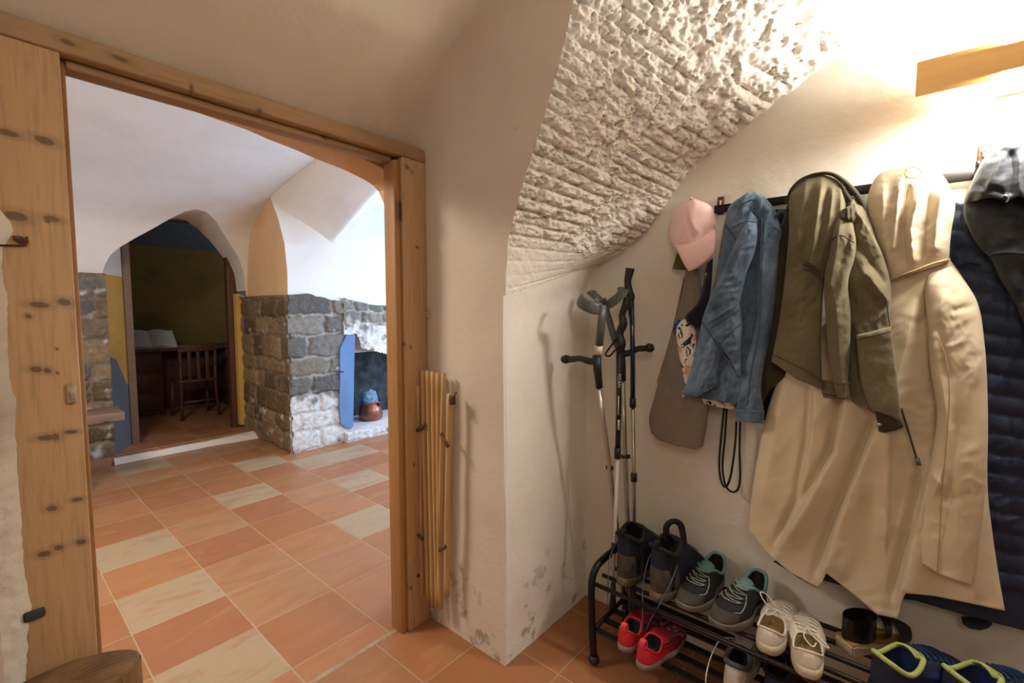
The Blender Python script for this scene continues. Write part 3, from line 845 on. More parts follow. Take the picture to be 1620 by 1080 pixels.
# --- navy quilted coat behind it
nc = thing('quilted_coat', 'navy quilted coat, half hidden behind the beige coat, its hem nearest the floor', 'coat', WG(1540, 300, .06))
def quilt(px, py, u, v):
    q = py-(.18*(px-1560)); k = (q/31.0) % 1.0
    c = ((px+ (int(q/31) % 2)*30)/74.0) % 1.0
    return .011*math.sqrt(max(0, math.sin(PI*k)))*(.75+.25*min(1, min(c, 1-c)*12)) if q < 925 else .004
panel('body', [(1508,318,1560,330,.06),(1503,350,1600,345,.065),(1502,400,1640,400,.075),(1500,520,1680,520,.08),(1500,640,1700,640,.07),(1470,760,1705,760,.055),(1330,860,1710,870,.05),(1232,884,1712,960,.05),(1228,890,1715,1018,.05)], NAV, nc, (), 120, 190, .02, .004, .04, 8, 7, hem=[(0,0),(.08,16),(.14,8),(.3,10),(.45,2),(.6,4),(.8,4),(1,0)], extra=quilt)
seam('yoke_seam', [(1503,424,.115),(1518,420,.118),(1536,416,.118),(1552,420,.112)], INK, nc, .003)
bm = NB(); prism(bm, [WG(*q) for q in ((1521,978,.06),(1523,987,.06),(1534,994,.06),(1550,997,.06),(1563,994,.06),(1570,988,.06),(1569,978,.06))], (.014, 0, 0)); obj('hem_flap', bm, INK, nc)

# --- black coated jacket at the frame edge
bj = thing('rain_jacket', 'glossy black rain jacket hanging highest, above the navy quilted coat', 'jacket', WG(1606, 300, .1))
BJF = [([(1590,240),(1575,270),(1560,300)], .014, 10, 'r'), ([(1598,235),(1602,275),(1598,310)], .016, 10, 'v'), ([(1615,240),(1612,290),(1618,320)], .012, 9, 'r'), ([(1550,292),(1575,300),(1590,308)], .008, 6, 'v'), ([(1640,250),(1635,310)], .014, 10, 'r')]
hh = panel('hood', [(1572,230,1640,220,.13),(1552,258,1668,250,.15),(1536,290,1680,285,.16),(1527,312,1684,320,.16),(1524,322,1686,332,.155)], BLK, bj, BJF, 60, 44, .05, .006, .06, 12, 9, top=[(0,8),(.3,0),(.6,0),(1,6)], hem=[(0,0),(.25,-12),(.45,-10),(.55,-18),(.7,-6),(1,0)])
panel('body', [(1532,296,1684,300,.09),(1526,318,1684,322,.11),(1526,345,1694,340,.125),(1545,385,1705,380,.13),(1568,410,1712,410,.13),(1582,440,1716,450,.13),(1606,480,1722,490,.13),(1625,530,1728,540,.13),(1640,620,1735,630,.125)], BLK, bj, [([(1600,340),(1595,380)], .012, 16, 'r'), ([(1560,405),(1600,402),(1640,410)], .010, 7, 'r'), ([(1625,420),(1615,480)], .012, 9, 'v')], 60, 80, .04, .006, .05, 14, 8)
seam('hem_band', [(1566,404,.165),(1590,400,.178),(1620,402,.18),(1650,404,.178)], INK, bj, .004)
bm = NB(); add_tube(bm, [WG(1586,312,.21), WG(1590,309,.214), WG(1596,313,.213), WG(1592,320,.21)], .0022, 8, sub=3); obj('cord_stop', bm, M['steel'], hh)

# --- olive jacket in front of the beige coat
oj = thing('field_jacket', 'olive green cotton jacket with a patch pocket, in front of the beige coat', 'jacket', WG(1292, 310, .1))
panel('left_sleeve', [(1246,318,1262,300,.10),(1236,360,1262,350,.11),(1224,430,1256,430,.12),(1212,530,1250,530,.12),(1203,610,1246,600,.12),(1206,640,1236,585,.115)], OLI2, oj, [([(1240,330),(1226,450),(1212,600)], .012, 8, 'r')], 22, 70, .03, .005, .04, 21, 8)
bk = panel('back', [(1252,292,1330,276,.14),(1248,318,1340,312,.17),(1248,360,1336,352,.185),(1244,410,1318,402,.19),(1240,450,1304,450,.19),(1232,510,1300,520,.19),(1221,566,1300,580,.185),(1219,570,1302,610,.18)], OLI, oj,
      [([(1276,290),(1266,350),(1258,400)], .012, 8, 'r'), ([(1300,285),(1292,350),(1280,430)], .018, 9, 'r'), ([(1288,290),(1280,350),(1268,420)], .012, 6, 'v'), ([(1318,290),(1312,350),(1298,420)], .016, 8, 'r'), ([(1309,290),(1302,350),(1292,410)], .012, 6, 'v'), ([(1330,290),(1330,340)], .012, 7, 'r'), ([(1270,440),(1262,560)], .010, 14, 'r')],
      70, 110, .035, .004, .05, 22, 7, rg=.007, ang=-.1, top=[(0,6),(.3,-8),(.6,-9),(1,6)], hem=[(0,0),(.5,10),(1,6)])
bm = NB()
for k in range(3): add_tube(bm, [WG(1268+2*k, 411+7*k, .245), WG(1280+2*k, 416+6*k, .25), WG(1292+1*k, 424+5*k, .25), WG(1301, 430+5*k, .244)], .0022, 6, sub=4)
obj('waist_smocking', bm, OLI2, bk)
panel('right_front', [(1340,305,1372,328,.15),(1338,340,1384,372,.17),(1340,390,1400,412,.18),(1338,440,1410,456,.185),(1340,500,1408,505,.185),(1344,560,1416,570,.185),(1340,620,1422,640,.18),(1342,632,1428,678,.175)], OLI, oj,
      [([(1352,330),(1372,360),(1398,408)], .016, 10, 'r'), ([(1346,370),(1372,410),(1402,450)], .014, 9, 'v'), ([(1358,420),(1385,450),(1408,480)], .012, 9, 'r'), ([(1365,455),(1395,490)], .008, 6, 'v'), ([(1350,500),(1356,600)], .008, 8, 'v'), ([(1404,500),(1412,580),(1420,650)], .010, 7, 'r')],
      64, 130, .035, .006, .05, 24, 9, rg=.012, ang=-.3)
panel('front_placket', [(1296,600,1342,606,.165),(1300,622,1352,630,.165),(1300,628,1352,634,.16)], OLI, oj, (), 20, 10, .02, .003, .03, 26, 9)
fs = panel('right_sleeve', [(1326,338,1346,334,.20),(1318,368,1354,378,.215),(1312,400,1352,408,.22),(1304,440,1342,446,.225),(1306,500,1346,500,.225),(1311,560,1344,560,.22),(1318,600,1342,600,.22),(1324,628,1346,632,.215)], OLI, oj,
      [([(1330,345),(1322,400),(1312,460)], .012, 7, 'r'), ([(1345,370),(1330,420)], .010, 6, 'v'), ([(1322,470),(1328,560),(1334,620)], .010, 8, 'r')], 48, 130, .033, .004, .05, 27, 9, rg=.009, ang=-.1)
panel('armhole_gather', [(1330,332,1352,322,.20),(1326,345,1356,342,.215),(1334,352,1352,352,.21)], OLI2, oj, [([(1340,325),(1342,350)], .008, 3, 'r'), ([(1347,325),(1348,350)], .008, 3, 'r')], 20, 16, .02, .006, .03, 29, 20)
bm = NB(); add_tube(bm, [WG(*q) for q in ((1244,322,.16),(1252,300,.165),(1268,284,.168),(1292,275,.17),(1315,275,.172),(1334,286,.175),(1350,302,.18),(1362,318,.18),(1367,330,.18),(1360,336,.18),(1348,322,.185),(1336,304,.185),(1330,290,.18))], [.005,.006,.006,.006,.007,.009,.010,.009,.008,.008,.010,.009,.006], 10, sub=5, flat=.8); obj('collar', bm, OLI2, oj)
for pts in ([(1222,560,.225),(1250,574,.235),(1280,588,.235),(1300,602,.225)], [(1402,470,.232),(1408,520,.235),(1414,580,.236),(1422,640,.23)], [(1300,622,.19),(1325,626,.195),(1350,628,.19)], [(1312,604,.262),(1330,607,.265),(1344,606,.26)], [(1316,380,.25),(1330,372,.258),(1352,384,.25)]):
    seam('stitching', pts, OLI2, oj, .0017)
pk = panel('patch_pocket', [(1354,530,1410,516,.245),(1356,545,1411,530,.25),(1362,600,1418,585,.25),(1374,640,1424,636,.245),(1380,648,1426,664,.24)], OLI, oj, [([(1354,534),(1410,521)], .004, 4, 'r')], 30, 36, .008, .003, .014, 30, 9)
seam('pocket_welt', [(1354,537,.259),(1380,531,.264),(1411,524,.259)], OLI2, pk, .0016)
fl = panel('hem_flap', [(1384,646,1426,664,.215),(1386,660,1428,676,.215),(1390,682,1402,684,.21)], OLI2, oj, (), 16, 14, .008, .002, .016, 31)
bm = NB(); q = WG(1391, 671, .229); add_tube(bm, [q+Vector((.002, 0, 0)), q+Vector((-.006, 0, 0))], .006, 12); obj('press_stud', bm, M['steel'], fl)
bm = NB(); add_tube(bm, [WG(1426,645,.19), WG(1434,672,.195), WG(1444,705,.198), WG(1451,728,.20)], .0028, 8, sub=4); dcd = obj('drawcord', bm, OLI2, oj)
bm = NB(); add_tube(bm, [WG(1450,724,.20), WG(1454,736,.20)], .006, 10); obj('cord_end', bm, M['greyplastic'], dcd)

# --- denim jacket
dj = thing('denim_jacket', 'faded blue denim jacket hanging beside the pink cap', 'jacket', WG(1186, 320, .09))
panel('back', [(1168,308,1207,303,.11),(1154,322,1222,322,.13),(1146,350,1232,348,.14),(1138,400,1233,392,.145),(1130,450,1230,440,.145),(1118,500,1224,500,.145),(1108,545,1216,550,.14),(1100,590,1202,600,.135),(1092,628,1178,640,.13)], DEN, dj,
      [([(1195,310),(1186,360),(1172,420)], .014, 7, 'v'), ([(1180,315),(1168,370),(1158,430)], .012, 8, 'r'), ([(1160,330),(1150,390),(1140,440)], .008, 6, 'r'), ([(1206,310),(1204,350)], .012, 6, 'r')], 70, 130, .032, .006, .05, 41, 8, rg=.012, ang=.2, top=[(0,6),(.4,-2),(.7,-2),(1,6)])
ls = panel('left_sleeve', [(1187,334,1198,345,.18),(1174,362,1198,372,.205),(1160,392,1194,398,.215),(1146,424,1182,430,.22),(1133,452,1174,462,.22),(1121,476,1168,488,.21),(1112,502,1160,520,.19),(1106,530,1152,548,.185),(1098,565,1140,575,.18),(1088,600,1136,608,.175),(1078,622,1140,632,.165)], DEN, dj,
      [([(1185,345),(1165,410),(1140,470)], .010, 9, 'r'), ([(1172,470),(1150,478),(1128,492)], .006, 5, 'v'), ([(1165,490),(1148,500),(1130,508)], .007, 4, 'r'), ([(1150,505),(1128,540),(1110,590)], .010, 9, 'r'), ([(1128,520),(1115,560),(1098,610)], .010, 7, 'v')], 54, 150, .03, .006, .05, 42, 11, rg=.012, ang=.5, hem=[(0,0),(.4,2),(.75,-14),(1,-22)])
panel('front_flap', [(1130,478,1168,470,.205),(1118,496,1172,492,.215),(1122,520,1174,520,.215),(1138,545,1172,548,.21),(1152,565,1172,570,.20),(1164,588,1172,597,.195)], DEN, dj,
      [([(1132,505),(1165,485)], .006, 4, 'r'), ([(1130,530),(1170,505)], .006, 4, 'r'), ([(1120,500),(1145,545),(1168,592)], .007, 5, 'r'), ([(1145,540),(1172,528)], .006, 4, 'r')], 34, 50, .02, .007, .03, 43, 16, rg=.012, ang=.6)
rs = panel('right_sleeve', [(1206,318,1226,332,.15),(1204,346,1236,364,.165),(1199,380,1233,386,.175),(1197,420,1229,425,.18),(1197,465,1222,475,.18),(1196,510,1216,515,.18),(1183,560,1209,565,.178),(1172,610,1204,615,.175),(1166,640,1208,645,.17),(1163,652,1208,655,.17)], DEN, dj,
      [([(1212,335),(1206,400),(1206,470)], .009, 7, 'r'), ([(1228,360),(1214,378)], .008, 5, 'v'), ([(1204,500),(1190,560),(1182,620)], .009, 7, 'r'), ([(1196,520),(1186,560)], .006, 4, 'v')], 48, 150, .03, .005, .05, 44, 10, rg=.012, ang=.15)
bm = NB()
cf = panel('cuff', [(1162,646,1209,649,.176),(1162,658,1209,659,.178),(1163,667,1207,669,.174)], DEN, rs, [([(1162,650),(1209,652)], .003, 2, 'r'), ([(1163,664),(1207,666)], .003, 2, 'r')], 30, 16, .034, .004, .06, 45, 22)
for nm, pts in (('shoulder_seam', [(1168,332,.185),(1176,322,.19),(1190,316,.19),(1200,318,.18)]), ('yoke_seam', [(1146,355,.18),(1160,372,.19),(1166,382,.195)]), ('shoulder_seam', [(1168,377,.232),(1182,362,.23),(1196,355,.21)]), ('hem_seam', [(1110,508,.23),(1130,538,.24),(1150,568,.235),(1166,590,.222)])):
    seam(nm, pts, DEN2, dj, .0022)
for pts in ([(1120,512,.262),(1142,497,.268),(1168,482,.258)], [(1124,519,.262),(1146,505,.268),(1171,490,.258)], [(1138,545,.262),(1156,525,.266),(1173,512,.255)], [(1160,360,.258),(1180,350,.262),(1197,352,.25)], [(1214,362,.222),(1226,360,.222),(1234,368,.21)], [(1205,345,.21),(1203,400,.228),(1203,470,.235),(1202,520,.235),(1190,580,.232),(1182,640,.226)]):
    seam('stitching', pts, DEN2, dj, .0016)
bm = NB(); add_tube(bm, [WG(*q) for q in ((1216,352,.18),(1226,343,.185),(1238,334,.185),(1242,342,.18),(1236,358,.182),(1222,366,.182))], [.004,.006,.006,.005,.006,.004], 8, sub=4, flat=.6); obj('collar', bm, DEN2, dj)
bm = NB(); q = WG(1119, 434, .155); add_tube(bm, [q, q+Vector((-.006, 0, 0))], .0065, 14); obj('button', bm, M['steel'], dj)
panel('collar_stand', [(1118,416,1128,408,.14),(1112,450,1126,446,.145),(1104,478,1122,474,.14),(1084,500,1114,505,.13),(1090,512,1112,520,.125)], INK, dj, (), 16, 36, .02, .005, .03, 46)
bm = NB(); q = WG(1082, 626, .19); add_tube(bm, [q, q+Vector((-.008, 0, 0))], .006, 12); obj('cuff_button', bm, M['steel'], dj)

# --- printed shirt hanging under the denim jacket
ps = thing('printed_shirt', 'cream printed cloth peeking out from under the denim jacket', 'shirt', WG(1090, 520, .08))
panel('front', [(1074,508,1096,500,.10),(1069,522,1102,530,.11),(1072,550,1102,560,.115),(1078,580,1100,585,.115),(1084,612,1092,614,.11)], PRI, ps, [([(1076,545),(1098,540)], .006, 4, 'r'), ([(1080,520),(1085,600)], .007, 6, 'r')], 24, 40, .014, .005, .02, 51, 14)
panel('hem', [(1108,628,1168,636,.10),(1112,636,1165,644,.10),(1118,640,1160,648,.10)], PRI, ps, (), 30, 10, .012, .008, .02, 52, 20)
bm = NB(); add_tube(bm, [WG(*q) for q in ((1075,506,.12),(1068,516,.118),(1068,528,.116))], .006, 8, sub=4); obj('blue_trim', bm, plain('blue_cotton', '#2c4a8c', '#27427e', 40, .8), ps)
# dark garment between the denim and olive jackets
dk = thing('dark_garment', 'black cloth garment hanging between the denim and olive jackets', 'garment', WG(1236, 330, .04))
panel('body', [(1226,330,1250,330,.05),(1220,420,1248,420,.06),(1212,520,1246,520,.06),(1204,600,1242,600,.06),(1202,650,1228,640,.055),(1204,664,1219,666,.05)], INK, dk, (), 20, 60, .02, .004, .03, 55)

# --- knitted shoulder bag
kb = thing('knit_bag', 'taupe knitted shoulder bag hanging beside the crutches, lowest below the cap', 'bag', WG(1095, 430, .05))
panel('pouch', [(1086,424,1104,422,.05),(1080,452,1110,450,.06),(1073,490,1116,490,.065),(1063,535,1119,540,.07),(1049,580,1121,590,.075),(1035,628,1121,640,.08),(1027,660,1118,675,.08),(1030,684,1112,708,.075)], KNI, kb, [([(1075,520),(1060,600),(1052,660)], .008, 12, 'r'), ([(1100,560),(1096,660)], .008, 12, 'v')], 50, 90, .035, .003, .05, 61, 6, hem=[(0,0),(.12,8),(.5,10),(.85,6),(1,-2)])
bm = NB(); add_tube(bm, [WG(*q) for q in ((1082,440,.075),(1074,478,.085),(1063,528,.09),(1050,572,.09),(1040,604,.088))], .003, 8, sub=4, flat=.6); obj('strap_edge', bm, plain('russet_cord', '#8a5236', '#7a452c', 60, .8), kb)

# --- caps
gc = thing('felt_hat', 'olive felt hat brim showing beneath the pink cap', 'hat', WG(1078, 400, .03))
panel('brim', [(1074,392,1092,392,.04),(1069,406,1092,406,.045),(1064,424,1088,425,.045),(1065,426,1086,427,.04)], GRN, gc, (), 16, 24, .01, .002, .012, 71)
pc = thing('baseball_cap', 'pale pink baseball cap on the end of the coat rail', 'cap', WG(1097, 350, .04))
def dome(px, py, u, v): return 0
cr = panel('crown', [(1082,318,1112,314,.05),(1070,326,1122,322,.065),(1062,342,1129,334,.075),(1059,362,1132,352,.08),(1060,380,1132,366,.08),(1066,392,1130,376,.078),(1068,395,1128,379,.072)], PNK, pc, [([(1085,317),(1086,345),(1096,380)], .006, 4, 'v'), ([(1085,320),(1092,350),(1106,370)], .008, 9, 'r')], 44, 44, .085, .002, .05, 72, 6, top=[(0,6),(.5,-3),(1,5)], hem=[(0,0),(.5,3),(1,0)])
bm = NB(); add_tube(bm, [WG(*q) for q in ((1067,388,.10),(1078,394,.14),(1092,395,.165),(1108,389,.16),(1122,376,.125),(1131,362,.095))], .0014, 6, sub=5); obj('brim_seam', bm, plain('pink_thread', '#bd8079', '#b57870', 50, .8), cr)
bm = NB(); add_tube(bm, [WG(*q) for q in ((1064,350,.105),(1074,338,.135),(1090,335,.152),(1104,341,.155),(1120,352,.14))], .0011, 6, sub=5); obj('crown_seam', bm, plain('pink_thread_b', '#c78c85', '#bd8079', 50, .8), cr)
panel('brim', [(1067,388,1131,362,.13),(1071,396,1133,374,.155),(1076,406,1132,392,.165),(1081,416,1128,404,.165),(1086,424,1115,416,.16),(1090,429,1104,424,.15)], PNK, pc, (), 36, 30, .02, .001, .012, 74)
bm = NB(); add_tube(bm, [WG(1093,315,.10), WG(1094,312,.098)], [.006, .003], 12); obj('top_button', bm, PNK, cr)

# --- black cord loops
co = thing('cord_loop', 'thin black cord hanging in long loops below the denim jacket', 'cord', WG(1150, 640, .06))
bm = NB()
add_tube(bm, [WG(*q) for q in ((1146,640,.07),(1142,680,.07),(1138,725,.07),(1139,752,.07),(1144,768,.07),(1150,768,.07),(1156,752,.07),(1161,720,.07),(1164,690,.07),(1165,660,.07))], .0038, 8, sub=6)
add_tube(bm, [WG(*q) for q in ((1150,640,.062),(1147,690,.062),(1143,735,.062),(1146,762,.062),(1152,774,.062),(1161,778,.062),(1168,772,.062),(1171,752,.062),(1170,710,.062),(1171,660,.062))], .0038, 8, sub=6)
obj('cord', bm, M['blackcord'], co)

# ------------------------------------------------------------------ crutches and walking poles
def T(name, pts, r, m, parent, seg=12, sub=0, flat=1.0):
    bm = NB(); add_tube(bm, [W(*p) for p in pts], r, seg, sub=sub, flat=flat); return obj(name, bm, m, parent)
def cuff(name, pts, m, parent, h=.022):
    """curved strip of a forearm cuff"""
    bm = NB(); add_tube(bm, [W(*p) for p in pts], [h*.75]+[h]*(len(pts)-2)+[h*.7], 14, sub=5, flat=.22); return obj(name, bm, m, parent)
c1 = thing('crutch', 'forearm crutch with a white collar, its black handle pointing to the doorway', 'crutch', W(982, 1000, .2), group='forearm crutches')
T('shaft', [(946,612,.27),(958,690,.22),(972,800,.14),(984,900,.08),(989,970,.05)], .0095, M['steel'], c1)
T('rubber_foot', [(988.5,960,.053),(990,985,.05)], [.013, .016], M['plastic'], c1)
T('lower_sleeve', [(944,562,.29),(945,585,.285),(948,613,.27)], [.0165,.0155,.0135], M['plastic'], c1)
h1 = T('handle', [(946,572,.29),(932,571,.29),(918,567,.29),(905,568,.29),(897,568,.29)], [.013,.0135,.0115,.0125,.012], M['plastic'], c1, 14, 3)
T('handle_knob', [(899,568,.29),(894,568,.29),(890,568,.29)], [.016,.018,.013], M['plastic'], h1, 16)
T('collar', [(947,546,.295),(947,560,.29)], .0155, M['white'], c1, 14)
T('forearm_shaft', [(954,482,.30),(952,505,.30),(948,546,.295)], [.0165,.0175,.017], M['greyplastic'], c1, 14, 0, .8)
cuff('forearm_cuff', [(953,486,.30),(942,488,.33),(928,483,.345),(918,476,.335),(918,468,.31)], M['greyplastic'], c1)
T('adjuster_clip', [(969,740,.18),(960,739,.18)], .009, M['plastic'], c1)
c2 = thing('crutch', 'forearm crutch leaning behind the black pole, its handle pointing to the knit bag', 'crutch', W(990, 1000, .1), group='forearm crutches')
T('shaft', [(985,600,.10),(988,690,.10),(992,800,.11),(996,900,.12),(998,985,.13)], .0095, M['steel'], c2)
T('rubber_foot', [(997,975,.13),(999,1000,.13)], [.013, .016], M['plastic'], c2)
T('lower_sleeve', [(982,552,.10),(984,580,.10),(985,602,.10)], [.0165,.0155,.0135], M['plastic'], c2)
h2 = T('handle', [(982,560,.10),(996,558,.095),(1008,552,.09),(1018,551,.085),(1027,550,.08)], [.013,.0135,.0115,.0125,.012], M['plastic'], c2, 14, 3)
T('handle_knob', [(1024,550,.08),(1029,550,.08),(1033,549,.08)], [.017,.019,.013], M['plastic'], h2, 16)
T('forearm_shaft', [(955,472,.11),(962,500,.108),(972,535,.104),(981,556,.10)], [.012,.0155,.0165,.017], M['greyplastic'], c2, 14, 0, .8)
cuff('forearm_cuff', [(956,484,.11),(968,478,.15),(980,468,.17),(986,460,.15),(982,455,.12)], M['greyplastic'], c2)
cuff('cuff_lip', [(958,486,.12),(952,480,.15),(944,470,.165),(936,463,.15),(938,460,.125)], M['greyplastic'], c2, .02)
T('adjuster_clip', [(984,722,.105),(996,722,.105)], .009, M['plastic'], c2)

p1 = thing('trekking_pole', 'black walking pole with white print leaning between the two crutches', 'walking pole', W(970, 965, .24), group='walking poles')
T('upper_tube', [(979,545,.16),(979,640,.175),(977,722,.188)], .0105, M['poleblack'], p1)
T('lock_collar', [(977,708,.186),(977,725,.189)], .0125, M['plastic'], p1)
T('lower_tube', [(977,722,.188),(973,830,.205),(969,925,.22)], .0075, M['white'], p1)
T('lock_band', [(971.5,858,.21),(971,874,.213)], .010, M['plastic'], p1)
T('tip', [(970,920,.22),(970,940,.225),(969,955,.228),(969,964,.23)], [.009,.011,.013,.011], M['plastic'], p1)
T('grip', [(992,470,.15),(990,482,.15),(984,498,.152),(986,512,.154),(980,528,.156),(983,545,.158),(979,556,.16)], [.012,.015,.013,.017,.016,.019,.012], M['plastic'], p1, 14, 3)
T('wrist_strap', [(984,545,.18),(972,555,.182),(964,563,.18),(958,560,.178),(966,548,.18),(976,535,.178)], .0035, M['blackcord'], p1, 8, 4)
p2 = thing('trekking_pole', 'navy walking pole standing tallest, upright against the white wall', 'walking pole', W(1004, 960, .1), group='walking poles')
T('upper_tube', [(999,470,.10),(1001,560,.105),(1001,634,.11)], .0095, M['polenavy'], p2)
T('lock_collar', [(1001,630,.11),(1001,644,.11)], .0125, M['plastic'], p2)
T('lower_tube', [(1001,642,.11),(1003,760,.115),(1003,960,.125)], .0075, M['steel'], p2)
T('lock_band', [(1003,748,.115),(1003,761,.115)], .0125, M['plastic'], p2)
T('tip', [(1003,950,.125),(1003,985,.126)], [.009,.006], M['plastic'], p2)
T('grip', [(997,424,.10),(996,430,.10),(993,445,.10),(995,460,.10),(998,470,.10),(996,478,.10)], [.018,.017,.014,.0155,.016,.012], M['plastic'], p2, 16, 3)
T('grip_lower', [(997,470,.10),(999,500,.10)], [.014,.0105], M['plastic'], p2, 12)
def lettering(text, px, py, dep, h, parent, m, ang=0.0):
    cu = bpy.data.curves.new('lettering', 'FONT'); cu.body = text; cu.size = h; cu.extrude = .0003; cu.align_x = 'CENTER'; cu.align_y = 'CENTER'
    tmp = bpy.data.objects.new('tmp', cu); C.objects.link(tmp)
    me = bpy.data.meshes.new_from_object(tmp.evaluated_get(bpy.context.evaluated_depsgraph_get()))
    bpy.data.objects.remove(tmp); me.name = 'lettering'
    o = bpy.data.objects.new('lettering', me); me.materials.append(m); link(o, parent)
    o.location = W(px, py, dep)-BASE[parent.name]
    # reads downwards along the pole, facing the room
    z = Vector((-.80, -.60, 0)).normalized(); x = (Vector((0, 0, -1))+Vector((0, ang, 0))).normalized(); y = z.cross(x).normalized(); x = y.cross(z)
    o.rotation_euler = Matrix((x, y, z)).transposed().to_euler()
    return o
lettering('FIZAN', 979.5, 602, .187, .019, p1, M['white'])
bm = NB(); add_tube(bm, [W(978.6, 626, .1925)+Vector((-.0008, 0, 0)), W(978.2, 656, .1975)+Vector((-.0008, 0, 0))], .0026, 6); obj('print_line', bm, M['white'], p1)
bm = NB(); add_tube(bm, [W(1000.5, 514, .112), W(1000.7, 531, .113)], .0024, 6); obj('print_line', bm, M['white'], p2)
bm = NB(); q = W(978.5, 672, .194); add_box(bm, (q.x-.001, q.y-.004, q.z-.02), (q.x+.002, q.y+.004, q.z+.02)); obj('print_panel', bm, M['white'], p1)

# ------------------------------------------------------------------ folded slatted gate on the reveal
ga = thing('folding_gate', 'folded gate of pale wooden slats hooked to the doorway reveal', 'gate', on(0, 1.19, 690, 960))
XG = 1.205
def G(px, py, dx=0.0): return on(0, XG-dx, px, py)
SL = [((662,610),(663,912),.010,.012),((667,672),(668,942),.009,.006),((669,586),(678,948),.011,.004),((677,586),(685,955),.011,.007),((685,587),(692,960),.011,.009),((693,589),(697,962),.011,.008),((702,590),(694,950),.0115,.004),((712,622),(707,943),.0135,.012)]
for a, b, r, dx in SL:
    A, B = G(*a, dx), G(*b, dx); bm = NB()
    mid = A.lerp(B, .5)+Vector((-.002, .002*math.sin(a[0]), 0))
    add_tube(bm, [A, mid, B], [r, r*1.03, r], 12, sub=6, flat=.7)
    obj('slat', bm, M['bamboo'], ga)
for a, b in (((655,683),(668,676)),((698,686),(709,706)),((653,838),(668,852)),((696,870),(704,864)),((655,912),(662,910)),((664,676),(672,672))):
    bm = NB(); add_tube(bm, [G(*a, .018), G(*b, .03)], .0075, 10); obj('peg', bm, M['darkwood'], ga)
bm = NB(); q = G(714, 632, .02); add_box(bm, (q.x-.004, q.y-.012, q.z-.02), (q.x+.012, q.y+.010, q.z+.015), .003); add_tube(bm, [q, q+Vector((0, -.012, .012)), q+Vector((.01, -.018, .03))], .003, 8); obj('hook', bm, M['rust'], ga)

# ------------------------------------------------------------------ log stool, bottom left
lg = thing('log_stool', 'round sawn log standing on end beside the door jamb', 'log', (.10, 1.425, 0))
def log_r(a): return 1+.035*math.sin(2*a+1)+.02*math.sin(5*a)
def logp(a, k, z):
    q = Vector((.125*math.cos(a), .078*math.sin(a)))
    rr = log_r(a)*k; th = math.radians(-12)
    return Vector((.10+(q.x*math.cos(th)-q.y*math.sin(th))*rr, 1.43+(q.x*math.sin(th)+q.y*math.cos(th))*rr, z))
bm = NB()
def lside(u, v):
    a = 2*PI*u; z = .49*v; k = 1+.06*(1-v)+.018*nz(math.cos(a)*2, math.sin(a)*2, z*2, 1.6)+.012*abs(math.sin(a*11+2*nz(0, 0, z, 3)))
    return logp(a, k, z)
add_grid(bm, lside, 90, 16, True); obj('trunk', bm, M['log_bark'], lg)
bm = NB()
prev = None
for k, z in ((1.005, .488), (.985, .4985), (.93, .502), (.6, .5035), (.3, .502), (.02, .503)):
    ring = [bm.verts.new(logp(2*PI*i/90, k, z+.002*nz(i*.2, k*9, 0))) for i in range(90)]
    if prev:
        for i in range(90): bm.faces.new((prev[i], prev[(i+1)%90], ring[(i+1)%90], ring[i]))
    prev = ring
bm.faces.new(prev)
obj('sawn_top', bm, M['log_end'], lg)

# ------------------------------------------------------------------ wall lamp
lm = thing('wall_lamp', 'oblong wooden wall lamp glowing above the coats', 'lamp', (XW, -.2, 2.0))
XLm = 1.625
a = on(0, XLm, 1451, 98); b = on(0, XLm, 1448, 153)
ty, zt, zb = a.y, a.z, b.z
def veneer():
    t = NT('lit_wood_veneer')
    v = t.mapping((14, 1.2, 14))
    col = t.ramp(t.noise(2.4, 5, .6, v), [(.3, '#d9a866'), (.7, '#cf9a58')])
    t.l(col, t.b.inputs['Emission Color']); t.b.inputs['Emission Strength'].default_value = .42
    return t.out(col, .5, .3)
bm = NB(); add_box(bm, (XLm, ty-.46, zb), (XLm+.008, ty, zt), .002)
obj('shade', bm, veneer(), lm)
t = NT('glowing_tube'); t.b.inputs['Emission Color'].default_value = (1, .86, .66, 1); t.b.inputs['Emission Strength'].default_value = 30; t.out('#ffffff')
bm = NB(); add_tube(bm, [(XW-.05, ty-.06, (zt+zb)/2), (XW-.05, ty-.40, (zt+zb)/2)], .012, 12); obj('tube', bm, t.m, lm)
bm = NB()
for k in (-.12, -.34): add_box(bm, (XLm+.006, ty+k-.006, (zt+zb)/2-.012), (XW-.004, ty+k+.006, (zt+zb)/2-.004), .001)
obj('bracket', bm, M['white'], lm)
bm = NB(); add_box(bm, (XW-.018, ty-.30, zb+.02), (XW-.002, ty-.16, zt-.02), .002); obj('wall_plate', bm, M['white'], lm)
LAMP = dict(y=ty, zt=zt, zb=zb)
